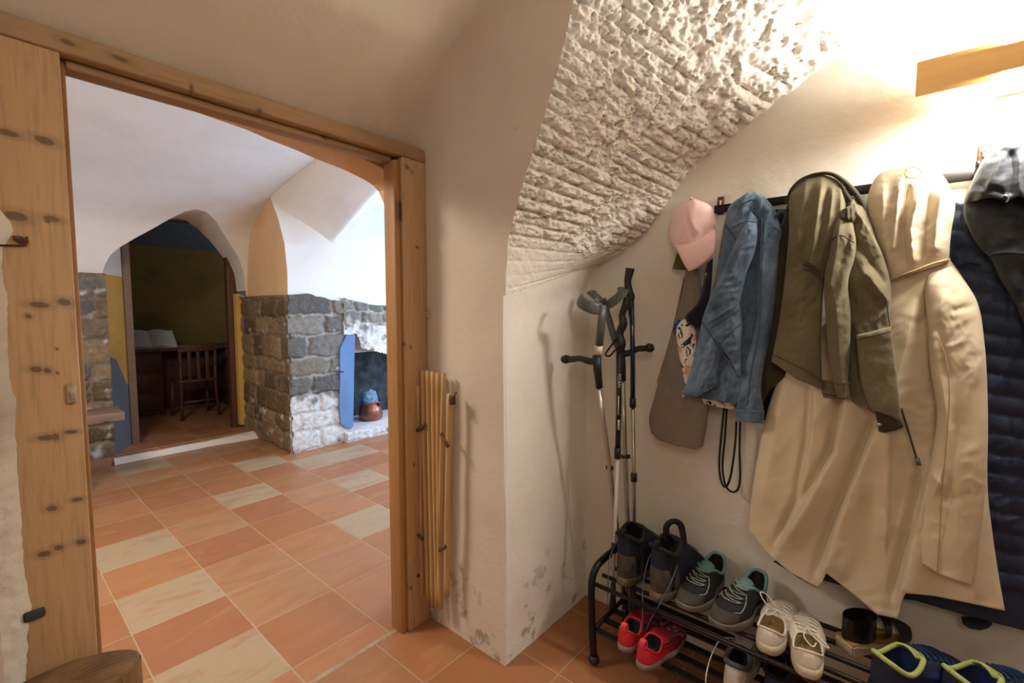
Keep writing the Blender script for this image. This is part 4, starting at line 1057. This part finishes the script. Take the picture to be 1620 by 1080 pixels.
# ------------------------------------------------------------------ shoe rack
ZT, ZL = .315, .135           # top and lower shelf
XF, XB = 1.485, 1.785         # front and back rails
YL = .855
sr = thing('shoe_rack', 'low dark metal shoe rack on the tiles under the coats', 'shoe rack', (1.63, .2, 0))
def loopframe(y, nm):
    bm = NB()
    add_tube(bm, [(XF-.01, y-.005, .035), (XF-.006, y+.004, .12), (XF-.004, y+.012, .25), (XF+.004, y+.014, .325), (XF+.035, y+.012, .362), (XF+.09, y+.01, .372), (XB-.09, y+.01, .372), (XB-.035, y+.01, .362), (XB-.002, y+.01, .325), (XB, y+.005, .25), (XB, y, .035)], .0135, 14, sub=4)
    o = obj(nm, bm, M['dark_metal'], sr)
    return o
for y in (YL, -.62):
    e = loopframe(y, 'end_frame')
    for x in (XF-.01, XB):
        bm = NB(); bmesh.ops.create_uvsphere(bm, u_segments=18, v_segments=12, radius=.021); bmesh.ops.translate(bm, verts=bm.verts, vec=(x, y-.006, .0215)); bmesh.ops.scale(bm, verts=bm.verts, vec=(1,1,1)); obj('ball_foot', bm, M['plastic'], e)
    bm = NB(); add_tube(bm, [(XF-.004, y, ZL), (XB, y, ZL)], .009, 10); obj('cross_bar', bm, M['dark_metal'], e)
for k in range(5):
    x = XF+.005+(XB-XF-.01)*k/4
    bm = NB(); add_tube(bm, [(x, YL+.01, ZT-.006), (x, -.62, ZT-.006)], .0078, 10); obj('shelf_bar', bm, M['dark_metal'], sr)
for k in range(5):
    x = XF+.005+(XB-XF-.01)*k/4
    bm = NB(); add_box(bm, (x-.015, -.62, ZL-.006), (x+.015, YL+.005, ZL), .002); obj('shelf_slat', bm, M['dark_metal'], sr)
bm = NB(); add_tube(bm, [(XF+.005, .13, ZT-.006), (XF+.005, .13, ZL-.003)], .004, 8); obj('tie_rod', bm, M['dark_metal'], sr)

# ------------------------------------------------------------------ shoes
def shoe(name, label, loc, rz, up, sole, lining, group, L=.27, Wd=.10, hw=.074, hc=.075, hs=.06, hf=.085, xc0=.012, xc1=.125, cw=.036, ts=.022, toe_h=.055, toecap=None, heelcap=None, lace=None, tongue=None, collar=None, pull=None, rows=5, side=None, sole_up=.0, lace_z=.0025, bow=None, holes=(), collar_r=.0045, heel_lean=.004, wear=None):
    t = thing(name, label, 'shoe', loc, rz, group)
    def outl(a, k=1.0):
        s = .5-.5*math.cos(a); x = L*s
        sh = abs(math.sin(a))**.62
        w = (hw+(Wd-hw)*ss(.22, .62, s))*.5*(1-.14*math.exp(-((s-.38)/.13)**2))
        y = w*sh*(1 if math.sin(a) >= 0 else -1)
        y += .010*math.sin(PI*s)*ss(.3, 1, s)*.6
        return x+(k-1)*(x-L*.5), y*k
    def coll(a):
        s = .5-.5*math.cos(a); x = xc0+(xc1-xc0)*s
        y = cw*abs(math.sin(a))**.7*(1 if math.sin(a) >= 0 else -1)
        z = hc+(hf-hc)*ss(.45, 1, s) - (hc-hs)*math.sin(PI*min(1, s*1.15))**1.2
        return Vector((x, y, z))
    def S(a, tt, off=0.0):
        s = .5-.5*math.cos(a); x, y = outl(a)
        p0 = Vector((x, y, ts)); c = coll(a)
        zc = (hc*.62)*(1-ss(.25, .7, s)) + toe_h*ss(.25, .7, s)*1.12
        k1 = 1.02
        p1 = Vector((x*1.004+(-heel_lean if s < .1 else 0), y*k1, zc)); 
        if s < .45: p1 = Vector((min(x, xc0*.6) if s < .05 else x*.98, y*1.02, max(zc, c.z*.6)))
        q = p0*(1-tt)**2+p1*2*tt*(1-tt)+c*tt*tt
        if off:
            n = Vector((q.x-L*.42, q.y*2.2, .03+q.z*.4)).normalized(); q += n*off
        return q
    N = 56
    bm = NB()
    def solef(u, v):
        a = 2*PI*u
        k = [1.03, 1.045, 1.05, 1.045, 1.0][round(v*4)]; z = [0.0, .004, ts*.6, ts+.002+sole_up, ts+.004+sole_up][round(v*4)]
        x, y = outl(a, k); s = x/L
        z += (.010*ss(.75, 1.02, s) if z < ts else 0)*(1 if v < .6 else 0)
        return Vector((x, y, z))
    V = add_grid(bm, solef, N, 4, True); bm.faces.new(V[0]); bm.faces.new(V[4])
    obj('sole', bm, sole, t, local=True)
    bm = NB()
    sk = None
    if holes:
        def sk(u, v):
            return any(a0 <= (u*360) % 360 <= a1 and t0 <= v <= t1 for a0, a1, t0, t1 in holes)
    V = add_grid(bm, lambda u, v: S(2*PI*u, v), N*(2 if holes else 1), 24 if holes else 16, True, skip=sk)
    obj('upper', bm, up, t, local=True)
    # inside
    bm = NB()
    def inn(u, v):
        c = coll(2*PI*u); k = 1-.14*math.sin(v*PI/2)
        m = Vector(((xc0+xc1)/2, 0, 0))
        q = Vector((m.x+(c.x-m.x)*k, c.y*k, c.z*(1-v)+(ts+.008)*v)); return q
    V = add_grid(bm, inn, N, 6, True); bm.faces.new(V[6])
    obj('lining', bm, lining, t, local=True)
    bm = NB(); pts = [coll(2*PI*i/40) for i in range(41)]; add_tube(bm, pts, collar_r, 8, caps=False); obj('collar', bm, collar or up, t, local=True)
    def patch(nm, a0, a1, t0, t1, m, off=.0022):
        bm = NB(); add_grid(bm, lambda u, v: S(a0+(a1-a0)*u, t0+(t1-t0)*v, off*min(1, 6*min(u, 1-u, v+.02, 1-v)+.15)), 26, 12); return obj(nm, bm, m, t, local=True)
    if toecap: patch('toe_cap', PI-toecap[1], PI+toecap[1], 0.0, toecap[2], toecap[0])
    if heelcap: patch('heel_cap', -heelcap[1], heelcap[1], 0.0, heelcap[2], heelcap[0])
    if side:
        for sg in (1, -1): patch('side_panel', sg*side[1], sg*side[2], .05, .8, side[0], .0018)
    if tongue:
        bm = NB()
        def tg(u, v):
            y = (u-.5)*.058*(1-.15*v); x = xc1+.03-(.045+.012*v)*v; z = hf-.012+.034*v-abs(u-.5)**2*.05
            return Vector((x, y, z))
        A = add_grid(bm, tg, 12, 10); B = add_grid(bm, lambda u, v: tg(u, v)+Vector((-.005, 0, -.003)), 12, 10)
        for j in range(10):
            for i in (0, 12): bm.faces.new((A[j][i], A[j+1][i], B[j+1][i], B[j][i]))
        for i in range(12): bm.faces.new((A[10][i], A[10][i+1], B[10][i+1], B[10][i]))
        obj('tongue', bm, tongue, t, local=True)
    if lace:
        bm = NB()
        for i in range(rows):
            f = i/max(1, rows-1); d = .62-.10*f; tt = .66+.28*f
            p = [S(PI-d, tt), S(PI-d*.4, tt), S(PI+d*.4, tt), S(PI+d, tt)]
            p2_ = [S(PI-d, tt), S(PI, min(1, tt+.05)), S(PI+d, min(1, tt+.08))]
            for P in (p, p2_): add_tube(bm, [q+Vector((.001, 0, lace_z+.002)) for q in P], .0022, 6, sub=3)
        lo = obj('lace', bm, lace, t, local=True)
        if bow:
            for P in bow:
                bm = NB(); add_tube(bm, [Vector(q) for q in P], .002, 6, sub=5); obj('lace_end', bm, lace, t, local=True)
    if pull:
        bm = NB(); add_tube(bm, [(xc0+.004, 0, hc-.012), (xc0-.008, 0, hc+.004), (xc0-.006, 0, hc+.022), (xc0+.008, 0, hc+.016), (xc0+.010, 0, hc-.01)], .005, 8, sub=4, flat=2.2, upv=(1, 0, 0)); obj('pull_tab', bm, pull, t, local=True)
    return t
def leather(n, a, b, r=.6, s=14, bump=.2): return plain(n, a, b, s, r, .3, 0, bump, 60)
def at_shelf(px, py, z): q = on(2, z, px, py); return q
BOOT = leather('navy_nubuck', '#191e30', '#121624', .8); MUD = leather('muddy_rubber', '#3b332d', '#54483c', .85, 25, .5); BLKF = leather('black_lining', '#141313', '#1d1b1b', .9)
BSOLE = leather('worn_tan_sole', '#6d6048', '#4c4334', .85, 30, .4); NLACE = plain('slate_lace', '#5d6576', '#4b5263', 40, .8)
def boot(label, loc, rz, laces):
    t = shoe('hiking_boot', label, loc, rz, BOOT, BSOLE, BLKF, 'hiking boots on the top shelf', L=.31, Wd=.115, hw=.092, hc=.19, hs=.168, hf=.195, xc0=.010, xc1=.112, cw=.047, ts=.026, toe_h=.065, heelcap=(MUD, 1.15, .52), toecap=(MUD, .9, .35), lace=NLACE, tongue=BLKF, rows=6, pull=BLKF, bow=laces, collar=BLKF, collar_r=.009, heel_lean=.008)
    return t
ZS = ZT+.001
q1 = on(2, ZS, 984, 924); q2 = on(2, ZS, 1036, 947)
boot('navy hiking boot with dried mud on its heel, touching the black pole', (q1.x-.005, q1.y, ZS), math.radians(-6), [[(.13, .045, .15), (.06, .055, .13), (.00, .052, .09), (-.02, .045, .03), (-.028, .04, -.1)]])
b2 = boot('muddy navy hiking boot with a raised black loop, next to the teal-lined shoes', (q2.x-.005, q2.y, ZS), math.radians(-14), [[(.12, .03, .16), (.05, .055, .13), (-.005, .045, .04), (-.025, .03, -.06), (-.022, .035, -.17)], [(.12, -.02, .155), (.04, -.05, .10), (-.012, -.03, .0), (-.02, .0, -.07), (-.012, .02, -.12)]])
bm = NB(); add_tube(bm, [(.10, .02, .18), (.085, .018, .235), (.098, .0, .262), (.115, -.022, .25), (.118, -.036, .19)], [.009, .010, .010, .010, .009], 10, sub=5, flat=1.5, upv=(0, 1, 0)); obj('tongue_loop', bm, BLKF, b2, local=True)
TEA = plain('teal_lining', '#6a8f8d', '#5d807e', 20, .85); DGR = leather('charcoal_mesh', '#262523', '#1c1b1a', .85); DSOLE = leather('dusty_sole', '#6f675a', '#5a5347', .85); TLACE = plain('pale_fleck_lace', '#98988a', '#5f665f', 160, .8)
def walker(label, px, py, rz):
    q = on(2, ZS, px, py)
    d = Vector((math.cos(rz), math.sin(rz), 0)); p = q-d*.265
    return shoe('walking_shoe', label, (p.x, p.y, ZS), rz, DGR, DSOLE, BLKF, 'walking shoes on the top shelf', L=.27, Wd=.108, hw=.08, hc=.112, hs=.072, hf=.094, xc0=.008, xc1=.12, cw=.039, ts=.026, toe_h=.055, toecap=(leather('brown_toe', '#4a4038', '#3c342d', .85), .85, .45), lace=TLACE, tongue=TEA, rows=4, collar=TEA, collar_r=.006, heelcap=(DGR, 1.0, .9), bow=[[(.15, .03, .09), (.18, .045, .075), (.21, .048, .06), (.225, .035, .058)]])
walker('charcoal walking shoe with teal lining, touching the muddy hiking boot', 1082, 966, math.radians(180-8))
walker('charcoal walking shoe with teal lining, next to the white canvas shoes', 1134, 994, math.radians(180-16))
WHC = leather('white_canvas', '#cfc5b4', '#c4b9a6', .9, 9, .25); WSO = leather('yellowed_rubber', '#bfae94', '#b3a188', .7); WIN = leather('tan_insole', '#8a7348', '#77623c', .9); WLA = plain('white_lace', '#d2cabb', '#c4bcac', 30, .85)
def canvas(label, px, py, rz, bow):
    q = on(2, ZS, px, py)
    return shoe('canvas_shoe', label, (q.x, q.y, ZS), rz, WHC, WSO, WIN, 'white canvas shoes on the top shelf', L=.275, Wd=.108, hw=.09, hc=.072, hs=.05, hf=.068, xc0=.010, xc1=.10, cw=.036, ts=.024, toe_h=.045, lace=WLA, rows=4, collar_r=.003, bow=bow, heelcap=(WHC, .25, .95))
canvas('white canvas lace-up with its lace bow standing up, beside the charcoal walking shoes', 1212, 1033, math.radians(-2), [[(.12, .0, .075), (.11, .03, .09), (.14, .055, .10), (.155, .04, .095), (.125, .0, .08)], [(.12, 0, .075), (.09, -.02, .085), (.085, -.045, .08), (.11, -.03, .08), (.12, 0, .076)], [(.12, 0, .076), (.08, .005, .08), (.075, .02, .075), (.10, .02, .08), (.12, 0, .076)]])
canvas('white canvas lace-up with its lace flopped into the opening, beside the wedge sandals', 1278, 1072, math.radians(10), [[(.12, .0, .075), (.08, -.01, .08), (.055, -.035, .075), (.06, -.05, .07), (.10, -.02, .075)], [(.12, 0, .075), (.07, .01, .075), (.04, -.01, .07), (.06, -.02, .072)]])

# red shoes on the lower shelf
REDM = plain('red_rubber', '#b51e2d', '#a51a28', 14, .5, .35); DRED = plain('crimson_strap', '#86121f', '#720e1a', 14, .6); RSO = leather('grey_edge_sole', '#7d7064', '#6a5e54', .8)
ZSL = ZL+.001
HOL = [(124, 136, .15, .85), (145, 157, .15, .85), (203, 215, .15, .85), (224, 236, .15, .85), (168, 192, .45, .80), (104, 114, .2, .9), (246, 256, .2, .9)]
def red(label, px, py, rz):
    q = on(2, ZSL, px, py)
    return shoe('sport_sandal', label, (q.x, q.y, ZSL), rz, DRED, RSO, BLKF, 'red sandals on the lower shelf', L=.26, Wd=.10, hw=.08, hc=.075, hs=.052, hf=.07, xc0=.012, xc1=.10, cw=.034, ts=.018, toe_h=.062, heelcap=(REDM, 1.45, .985), holes=HOL, collar_r=.004, collar=REDM, pull=plain('red_tab', '#d8434d', '#c43a45', 20, .6))
red('red sport sandal on the lower shelf, nearer the rack end', 985, 1030, math.radians(-2))
red('red sport sandal on the lower shelf, beneath the muddy hiking boot', 1014, 1058, math.radians(-8))
# pale sneaker, dark shoe, and the lime-lined pair on the lower shelf
GRYM = leather('pale_grey_mesh', '#b9b0a2', '#a59c8e', .8); GRYD = leather('slate_collar', '#4a4c52', '#3c3e44', .9)
q = on(2, ZSL, 1158, 1092)
shoe('sneaker', 'pale grey sneaker with slate lining under the first white canvas shoe', (q.x-.02, q.y-.005, ZSL), math.radians(2), GRYM, WSO, BLKF, 'sneakers on the lower shelf', L=.275, Wd=.10, hw=.08, hc=.088, hs=.07, hf=.085, xc0=.02, xc1=.12, cw=.034, ts=.026, toe_h=.055, lace=WLA, tongue=GRYM, collar=GRYD, collar_r=.0085, bow=[[(.13, .03, .10), (.10, .06, .10), (.05, .075, .07), (.0, .078, .03), (-.03, .07, -.01)]], heelcap=(GRYM, .8, .8), toecap=(GRYM, .8, .4))
NVM = leather('ink_blue_mesh', '#171c30', '#20263f', .8); NSO = leather('black_sole', '#1d1d20', '#28282c', .8)
q = on(2, ZSL, 1222, 1106)
shoe('sneaker', 'dark navy sneaker in shadow between the pale sneaker and the lime-lined shoes', (q.x-.02, q.y, ZSL), math.radians(-4), NVM, NSO, BLKF, 'sneakers on the lower shelf', L=.28, Wd=.10, hw=.08, hc=.08, hs=.066, hf=.085, xc0=.015, xc1=.12, cw=.034, ts=.024, toe_h=.055, lace=NLACE, tongue=NVM, collar=BLKF, collar_r=.006, bow=[[(.12, .03, .09), (.08, .05, .10), (.06, .045, .11), (.10, .025, .10)], [(.12, -.03, .09), (.08, -.04, .11), (.05, -.03, .10), (.09, -.015, .095)]])
LIM = plain('lime_lining', '#a0a862', '#939b58', 20, .8); RUN = leather('navy_knit', '#1d2138', '#262b48', .8); BLU = leather('deep_blue', '#16284a', '#1b3158', .8)
def runner(label, px, py, rz):
    q = on(2, ZS, px, py)
    t = shoe('running_shoe', label, (q.x, q.y, ZS), rz, RUN, NSO, BLU, 'running shoes on the top shelf', L=.30, Wd=.115, hw=.09, hc=.115, hs=.088, hf=.11, xc0=.012, xc1=.125, cw=.042, ts=.032, toe_h=.066, lace=BLU, tongue=LIM, collar=LIM, collar_r=.0065, rows=5, side=(BLU, .9, 2.0), toecap=(BLU, .9, .5))
    return t
runner('navy running shoe with lime lining, touching the taupe strap sandal', 1384, 1104, math.radians(-38))
runner('navy running shoe with lime lining, below the flap of the navy coat hem', 1494, 1130, math.radians(-46))
# wedge sandals
CRK = leather('cream_wedge', '#b9a88c', '#a8977b', .8); OCH = leather('ochre_band', '#a9803a', '#97702f', .8); GLO = plain('black_patent', '#131112', '#1a1718', 20, .25, .5); TAU = leather('taupe_strap', '#6f675c', '#5f584e', .8)
def wedge(label, loc, rz, roll, straps):
    t = thing('wedge_sandal', label, 'sandal', loc, rz, 'wedge sandals on the top shelf')
    t.rotation_euler = (roll, 0, rz)
    prof_ = [(0, 0), (.06, 0), (.10, .004), (.16, .0), (.22, .006), (.225, .016), (.16, .018), (.10, .026), (.02, .036), (-.004, .034)]
    bm = NB(); N = 9
    def half(x): return .030+.012*ss(.08, .18, x)-.022*ss(.2, .25, x)
    rings = [[bm.verts.new((x, half(x)*(1 if k else -1), z)) for x, z in prof_] for k in (0, 1)]
    bm.faces.new(rings[0]); bm.faces.new(rings[1])
    for i in range(len(prof_)): bm.faces.new((rings[0][i], rings[0][(i+1)%len(prof_)], rings[1][(i+1)%len(prof_)], rings[1][i]))
    bmesh.ops.bevel(bm, geom=list(bm.edges), offset=.004, segments=2, affect='EDGES')
    obj('wedge', bm, CRK, t, local=True, smooth=False)
    bm = NB(); add_grid(bm, lambda u, v: Vector((.0+.22*u, (v-.5)*2*half(.22*u)*.98, .003+lerp_pts([(0, .038), (.10, .028), (.16, .020), (.225, .017)], .22*u))), 20, 8); obj('insole', bm, OCH, t, local=True)
    for nm, x, z, r, h, m in straps:
        bm = NB(); add_grid(bm, lambda u, v: Vector((x+(v-.5)*h+.018*(1-abs(2*u-1)**2), half(x)*1.06*math.cos(PI*u), z+r*math.sin(PI*u))), 24, 6)
        A = [v_.co.copy() for v_ in bm.verts]
        obj(nm, bm, m, t, local=True)
    bm = NB(); add_grid(bm, lambda u, v: Vector((.055+.055*math.cos(2*PI*u), .033*math.sin(2*PI*u), .038+.068*v)), 32, 5, True); obj('ankle_cup', bm, straps[0][5], t, local=True)
    return t
q = on(2, ZS, 1335, 1030)
wedge('black wedge sandal with an ochre and cream sole, beside the white canvas shoe', (q.x+.0, q.y, ZS), math.radians(-35), .0, [('toe_strap', .18, .026, .045, .05, GLO), ('instep_strap', .12, .045, .05, .03, GLO)])
q = on(2, ZS, 1405, 1005)
wedge('taupe and black wedge sandal tipped beside the lime-lined shoe', (q.x+.03, q.y-.01, ZS+.06), math.radians(28), math.radians(62), [('toe_strap', .18, .026, .045, .05, TAU), ('instep_strap', .12, .045, .06, .03, TAU)])

# ------------------------------------------------------------------ things in the hall and beyond
bt = thing('wooden_bench', 'rough wooden bench end seen past the left jamb, before the stone wall', 'bench', (.3, 4.55, 0))
def P2(px, py, Y): return on(1, Y, px, py)
a = P2(196, 650, 4.45); c = P2(196, 664, 4.45)
bm = NB(); add_box(bm, (a.x-.9, 4.42, c.z), (a.x, 4.74, a.z), .008); obj('plank_top', bm, M['greywood'], bt)
for x in (.45, -.15):
    for y in (4.46, 4.68):
        bm = NB(); add_tube(bm, [(x, y, 0), (x+.005, y, c.z+.01)], [.024, .027], 10); obj('leg', bm, M['greywood'], bt)
# copper pot on the hearth with a bundle standing in it
q = on(1, 4.62, 587, 667)
HZ = .098
pt = thing('copper_pot', 'beaten copper pot standing in the hearth', 'pot', (q.x, 4.62, HZ))
R = .135
bm = NB(); lathe(bm, [(.0001, 0), (R*.80, 0), (R*.95, .02), (R*1.0, .06), (R*.93, .13), (R*.80, .185), (R*.80, .20), (R*.86, .208), (R*.86, .214), (R*.78, .214), (R*.76, .19), (R*.88, .12), (R*.9, .05), (R*.6, .02), (.0001, .02)], (q.x, 4.62, HZ), 40); obj('body', bm, M['copper'], pt)
for s in (-1, 1):
    bm = NB(); add_box(bm, (q.x+.03-.012, 4.62-R*.88-.006, HZ+.165), (q.x+.03+.012, 4.62-R*.80, HZ+.20), .003) if s == 1 else add_box(bm, (q.x-.03-.012, 4.62+R*.80, HZ+.165), (q.x-.03+.012, 4.62+R*.88, HZ+.20), .003)
    obj('lug', bm, M['dark_metal'], pt)
cb = thing('cloth_bundle', 'blue-grey knobbly bundle standing in the copper pot', 'bundle', (q.x-.01, 4.62, HZ+.03))
bm = NB(); bmesh.ops.create_icosphere(bm, subdivisions=5, radius=1)
for v in bm.verts:
    x, y, z = v.co; k = (abs(x)**4+abs(y)**4+abs(z)**4)**-.25
    v.co = Vector((x*k*.085, y*k*.07, z*k*.14))*(1+.10*fbm(x*k, y*k, z*k, 3.2, 4))
bmesh.ops.rotate(bm, verts=bm.verts, cent=(0,0,0), matrix=Matrix.Rotation(math.radians(-12), 3, 'Y')); bmesh.ops.translate(bm, verts=bm.verts, vec=(q.x-.012, 4.62, HZ+.20)); obj('bundle', bm, plain('blue_grey_weave', '#4f6f86', '#7f97a6', 30, .9, .2, 0, .6, 60), cb)
# desk, chair and open book in the dim room
dz = .066
ds = thing('desk', 'dark desk standing in the dim far room', 'desk', (1.75, 7.2, dz))
bm = NB(); add_box(bm, (1.05, 6.9, .84), (2.75, 7.5, .875), .006); obj('desk_top', bm, M['darkwood'], ds)
bm = NB(); add_box(bm, (1.1, 7.3, dz), (2.7, 7.34, .84), .004); obj('back_panel', bm, M['darkwood'], ds)
for x in (1.1, 2.2):
    bm = NB(); add_box(bm, (x, 6.95, dz), (x+.4, 7.3, .84), .006); pd = obj('pedestal', bm, M['darkwood'], ds)
    for k in range(3):
        bm = NB(); add_box(bm, (x+.03, 6.938, .13+k*.23), (x+.37, 6.952, .33+k*.23), .004); obj('drawer', bm, M['darkwood'], pd)
bk_ = thing('open_book', 'pale open book propped on the dark desk', 'book', (1.4, 7.05, .877))
for s in (-1, 1):
    bm = NB(); add_grid(bm, lambda u, v: Vector((1.42+s*.26*u, 7.0+.22*v, .885+.20*v+.02*math.sin(PI*min(1, u*1.3)))), 14, 4)
    add_grid(bm, lambda u, v: Vector((1.42+s*.26*u, 7.01+.22*v, .876+.19*v)), 14, 4); obj('page', bm, M['paper'], bk_)
bm = NB(); add_grid(bm, lambda u, v: Vector((1.19+.16*u, 7.03+.14*v, .913+.13*v+.0)), 4, 4); pg = obj('printed_block', bm, plain('grey_print', '#8f938f', '#b5b8b2', 60, .9), bk_)
ch = thing('wooden_chair', 'dark wooden chair tucked at the desk in the dim far room', 'chair', (1.75, 6.55, dz))
cx, cy = 1.72, 6.55
bm = NB(); add_box(bm, (cx-.2, cy-.2, .50), (cx+.2, cy+.2, .53), .01); obj('seat', bm, M['darkwood'], ch)
for sx in (-1, 1):
    bm = NB(); add_tube(bm, [(cx+sx*.19, cy-.21, dz), (cx+sx*.175, cy-.175, .50), (cx+sx*.18, cy-.20, .95)], .018, 10); obj('leg', bm, M['darkwood'], ch)
    bm = NB(); add_tube(bm, [(cx+sx*.19, cy+.19, dz), (cx+sx*.175, cy+.17, .50)], .018, 10); obj('leg', bm, M['darkwood'], ch)
bm = NB(); add_box(bm, (cx-.20, cy-.215, .86), (cx+.20, cy-.19, .95), .008); obj('top_rail', bm, M['darkwood'], ch)
for k in (-1, 0, 1):
    bm = NB(); add_box(bm, (cx+k*.09-.018, cy-.205, .53), (cx+k*.09+.018, cy-.192, .87), .004); obj('back_slat', bm, M['darkwood'], ch)
bm = NB(); add_tube(bm, [(cx-.18, cy-.19, .27), (cx+.18, cy-.19, .27)], .011, 8); obj('stretcher', bm, M['darkwood'], ch)

# ------------------------------------------------------------------ light
def area(name, loc, direc, sx, sy, power, col, spread=180):
    l = bpy.data.lights.new(name, 'AREA'); l.shape = 'RECTANGLE'; l.size = sx; l.size_y = sy; l.energy = power; l.color = col; l.spread = math.radians(spread)
    o = bpy.data.objects.new(name, l); C.objects.link(o); o.location = loc
    o.rotation_euler = Vector(direc).to_track_quat('-Z', 'Y').to_euler(); return o
WARM = (1, .96, .89)
yl = LAMP['y']-.23; zl = (LAMP['zt']+LAMP['zb'])/2
area('wall_lamp_up', (1.727, yl, zl+.03), (0, 0, 1), .36, .15, 34, WARM)
area('wall_lamp_down', (1.727, yl, zl-.03), (0, 0, -1), .36, .15, 34, WARM)
area('room_fill', (-.9, -.5, 2.35), (.75, .75, -.25),   .7, .7, 9.5, (1, .96, .91))  # added fill behind the camera, stands for no known lamp
area('hall_daylight', (3.1, 1.95, 1.45), (-.25, 1, -.02), 1.5, 1.1, 52, (.46, .67, 1.0))
area('hall_side_daylight', (4.3, 3.0, 1.1), (-1, .35, -.12), 1.2, 1.0, 90, (.46, .67, 1.0))
area('hall_lamp', (-.2, 2.6, 2.4), (.35, .2, -1), .5, .5, 48, (1, .88, .75))
area('far_room_fill', (3.6, 6.6, 1.7), (-.7, .25, 1), .6, .6, 6, (.8, .9, 1.0))  # added fill to brighten the far ceiling, source unseen
w = bpy.data.worlds.new('World'); sc.world = w; w.use_nodes = True
w.node_tree.nodes['Background'].inputs[0].default_value = (1, .92, .85, 1); w.node_tree.nodes['Background'].inputs[1].default_value = .05

# ------------------------------------------------------------------ camera and view
cam = bpy.data.cameras.new('camera'); cam.sensor_width = 36; cam.lens = F/1620*36; cam.clip_start = .02
co_ = bpy.data.objects.new('camera', cam); C.objects.link(co_); co_.location = EYE
co_.rotation_euler = Matrix((RT, UP, -FW)).transposed().to_euler()
sc.camera = co_
sc.view_settings.view_transform = 'Standard'; sc.view_settings.look = 'None'; sc.view_settings.gamma = 1; sc.view_settings.exposure = 0.0
sc.view_settings.use_curve_mapping = False
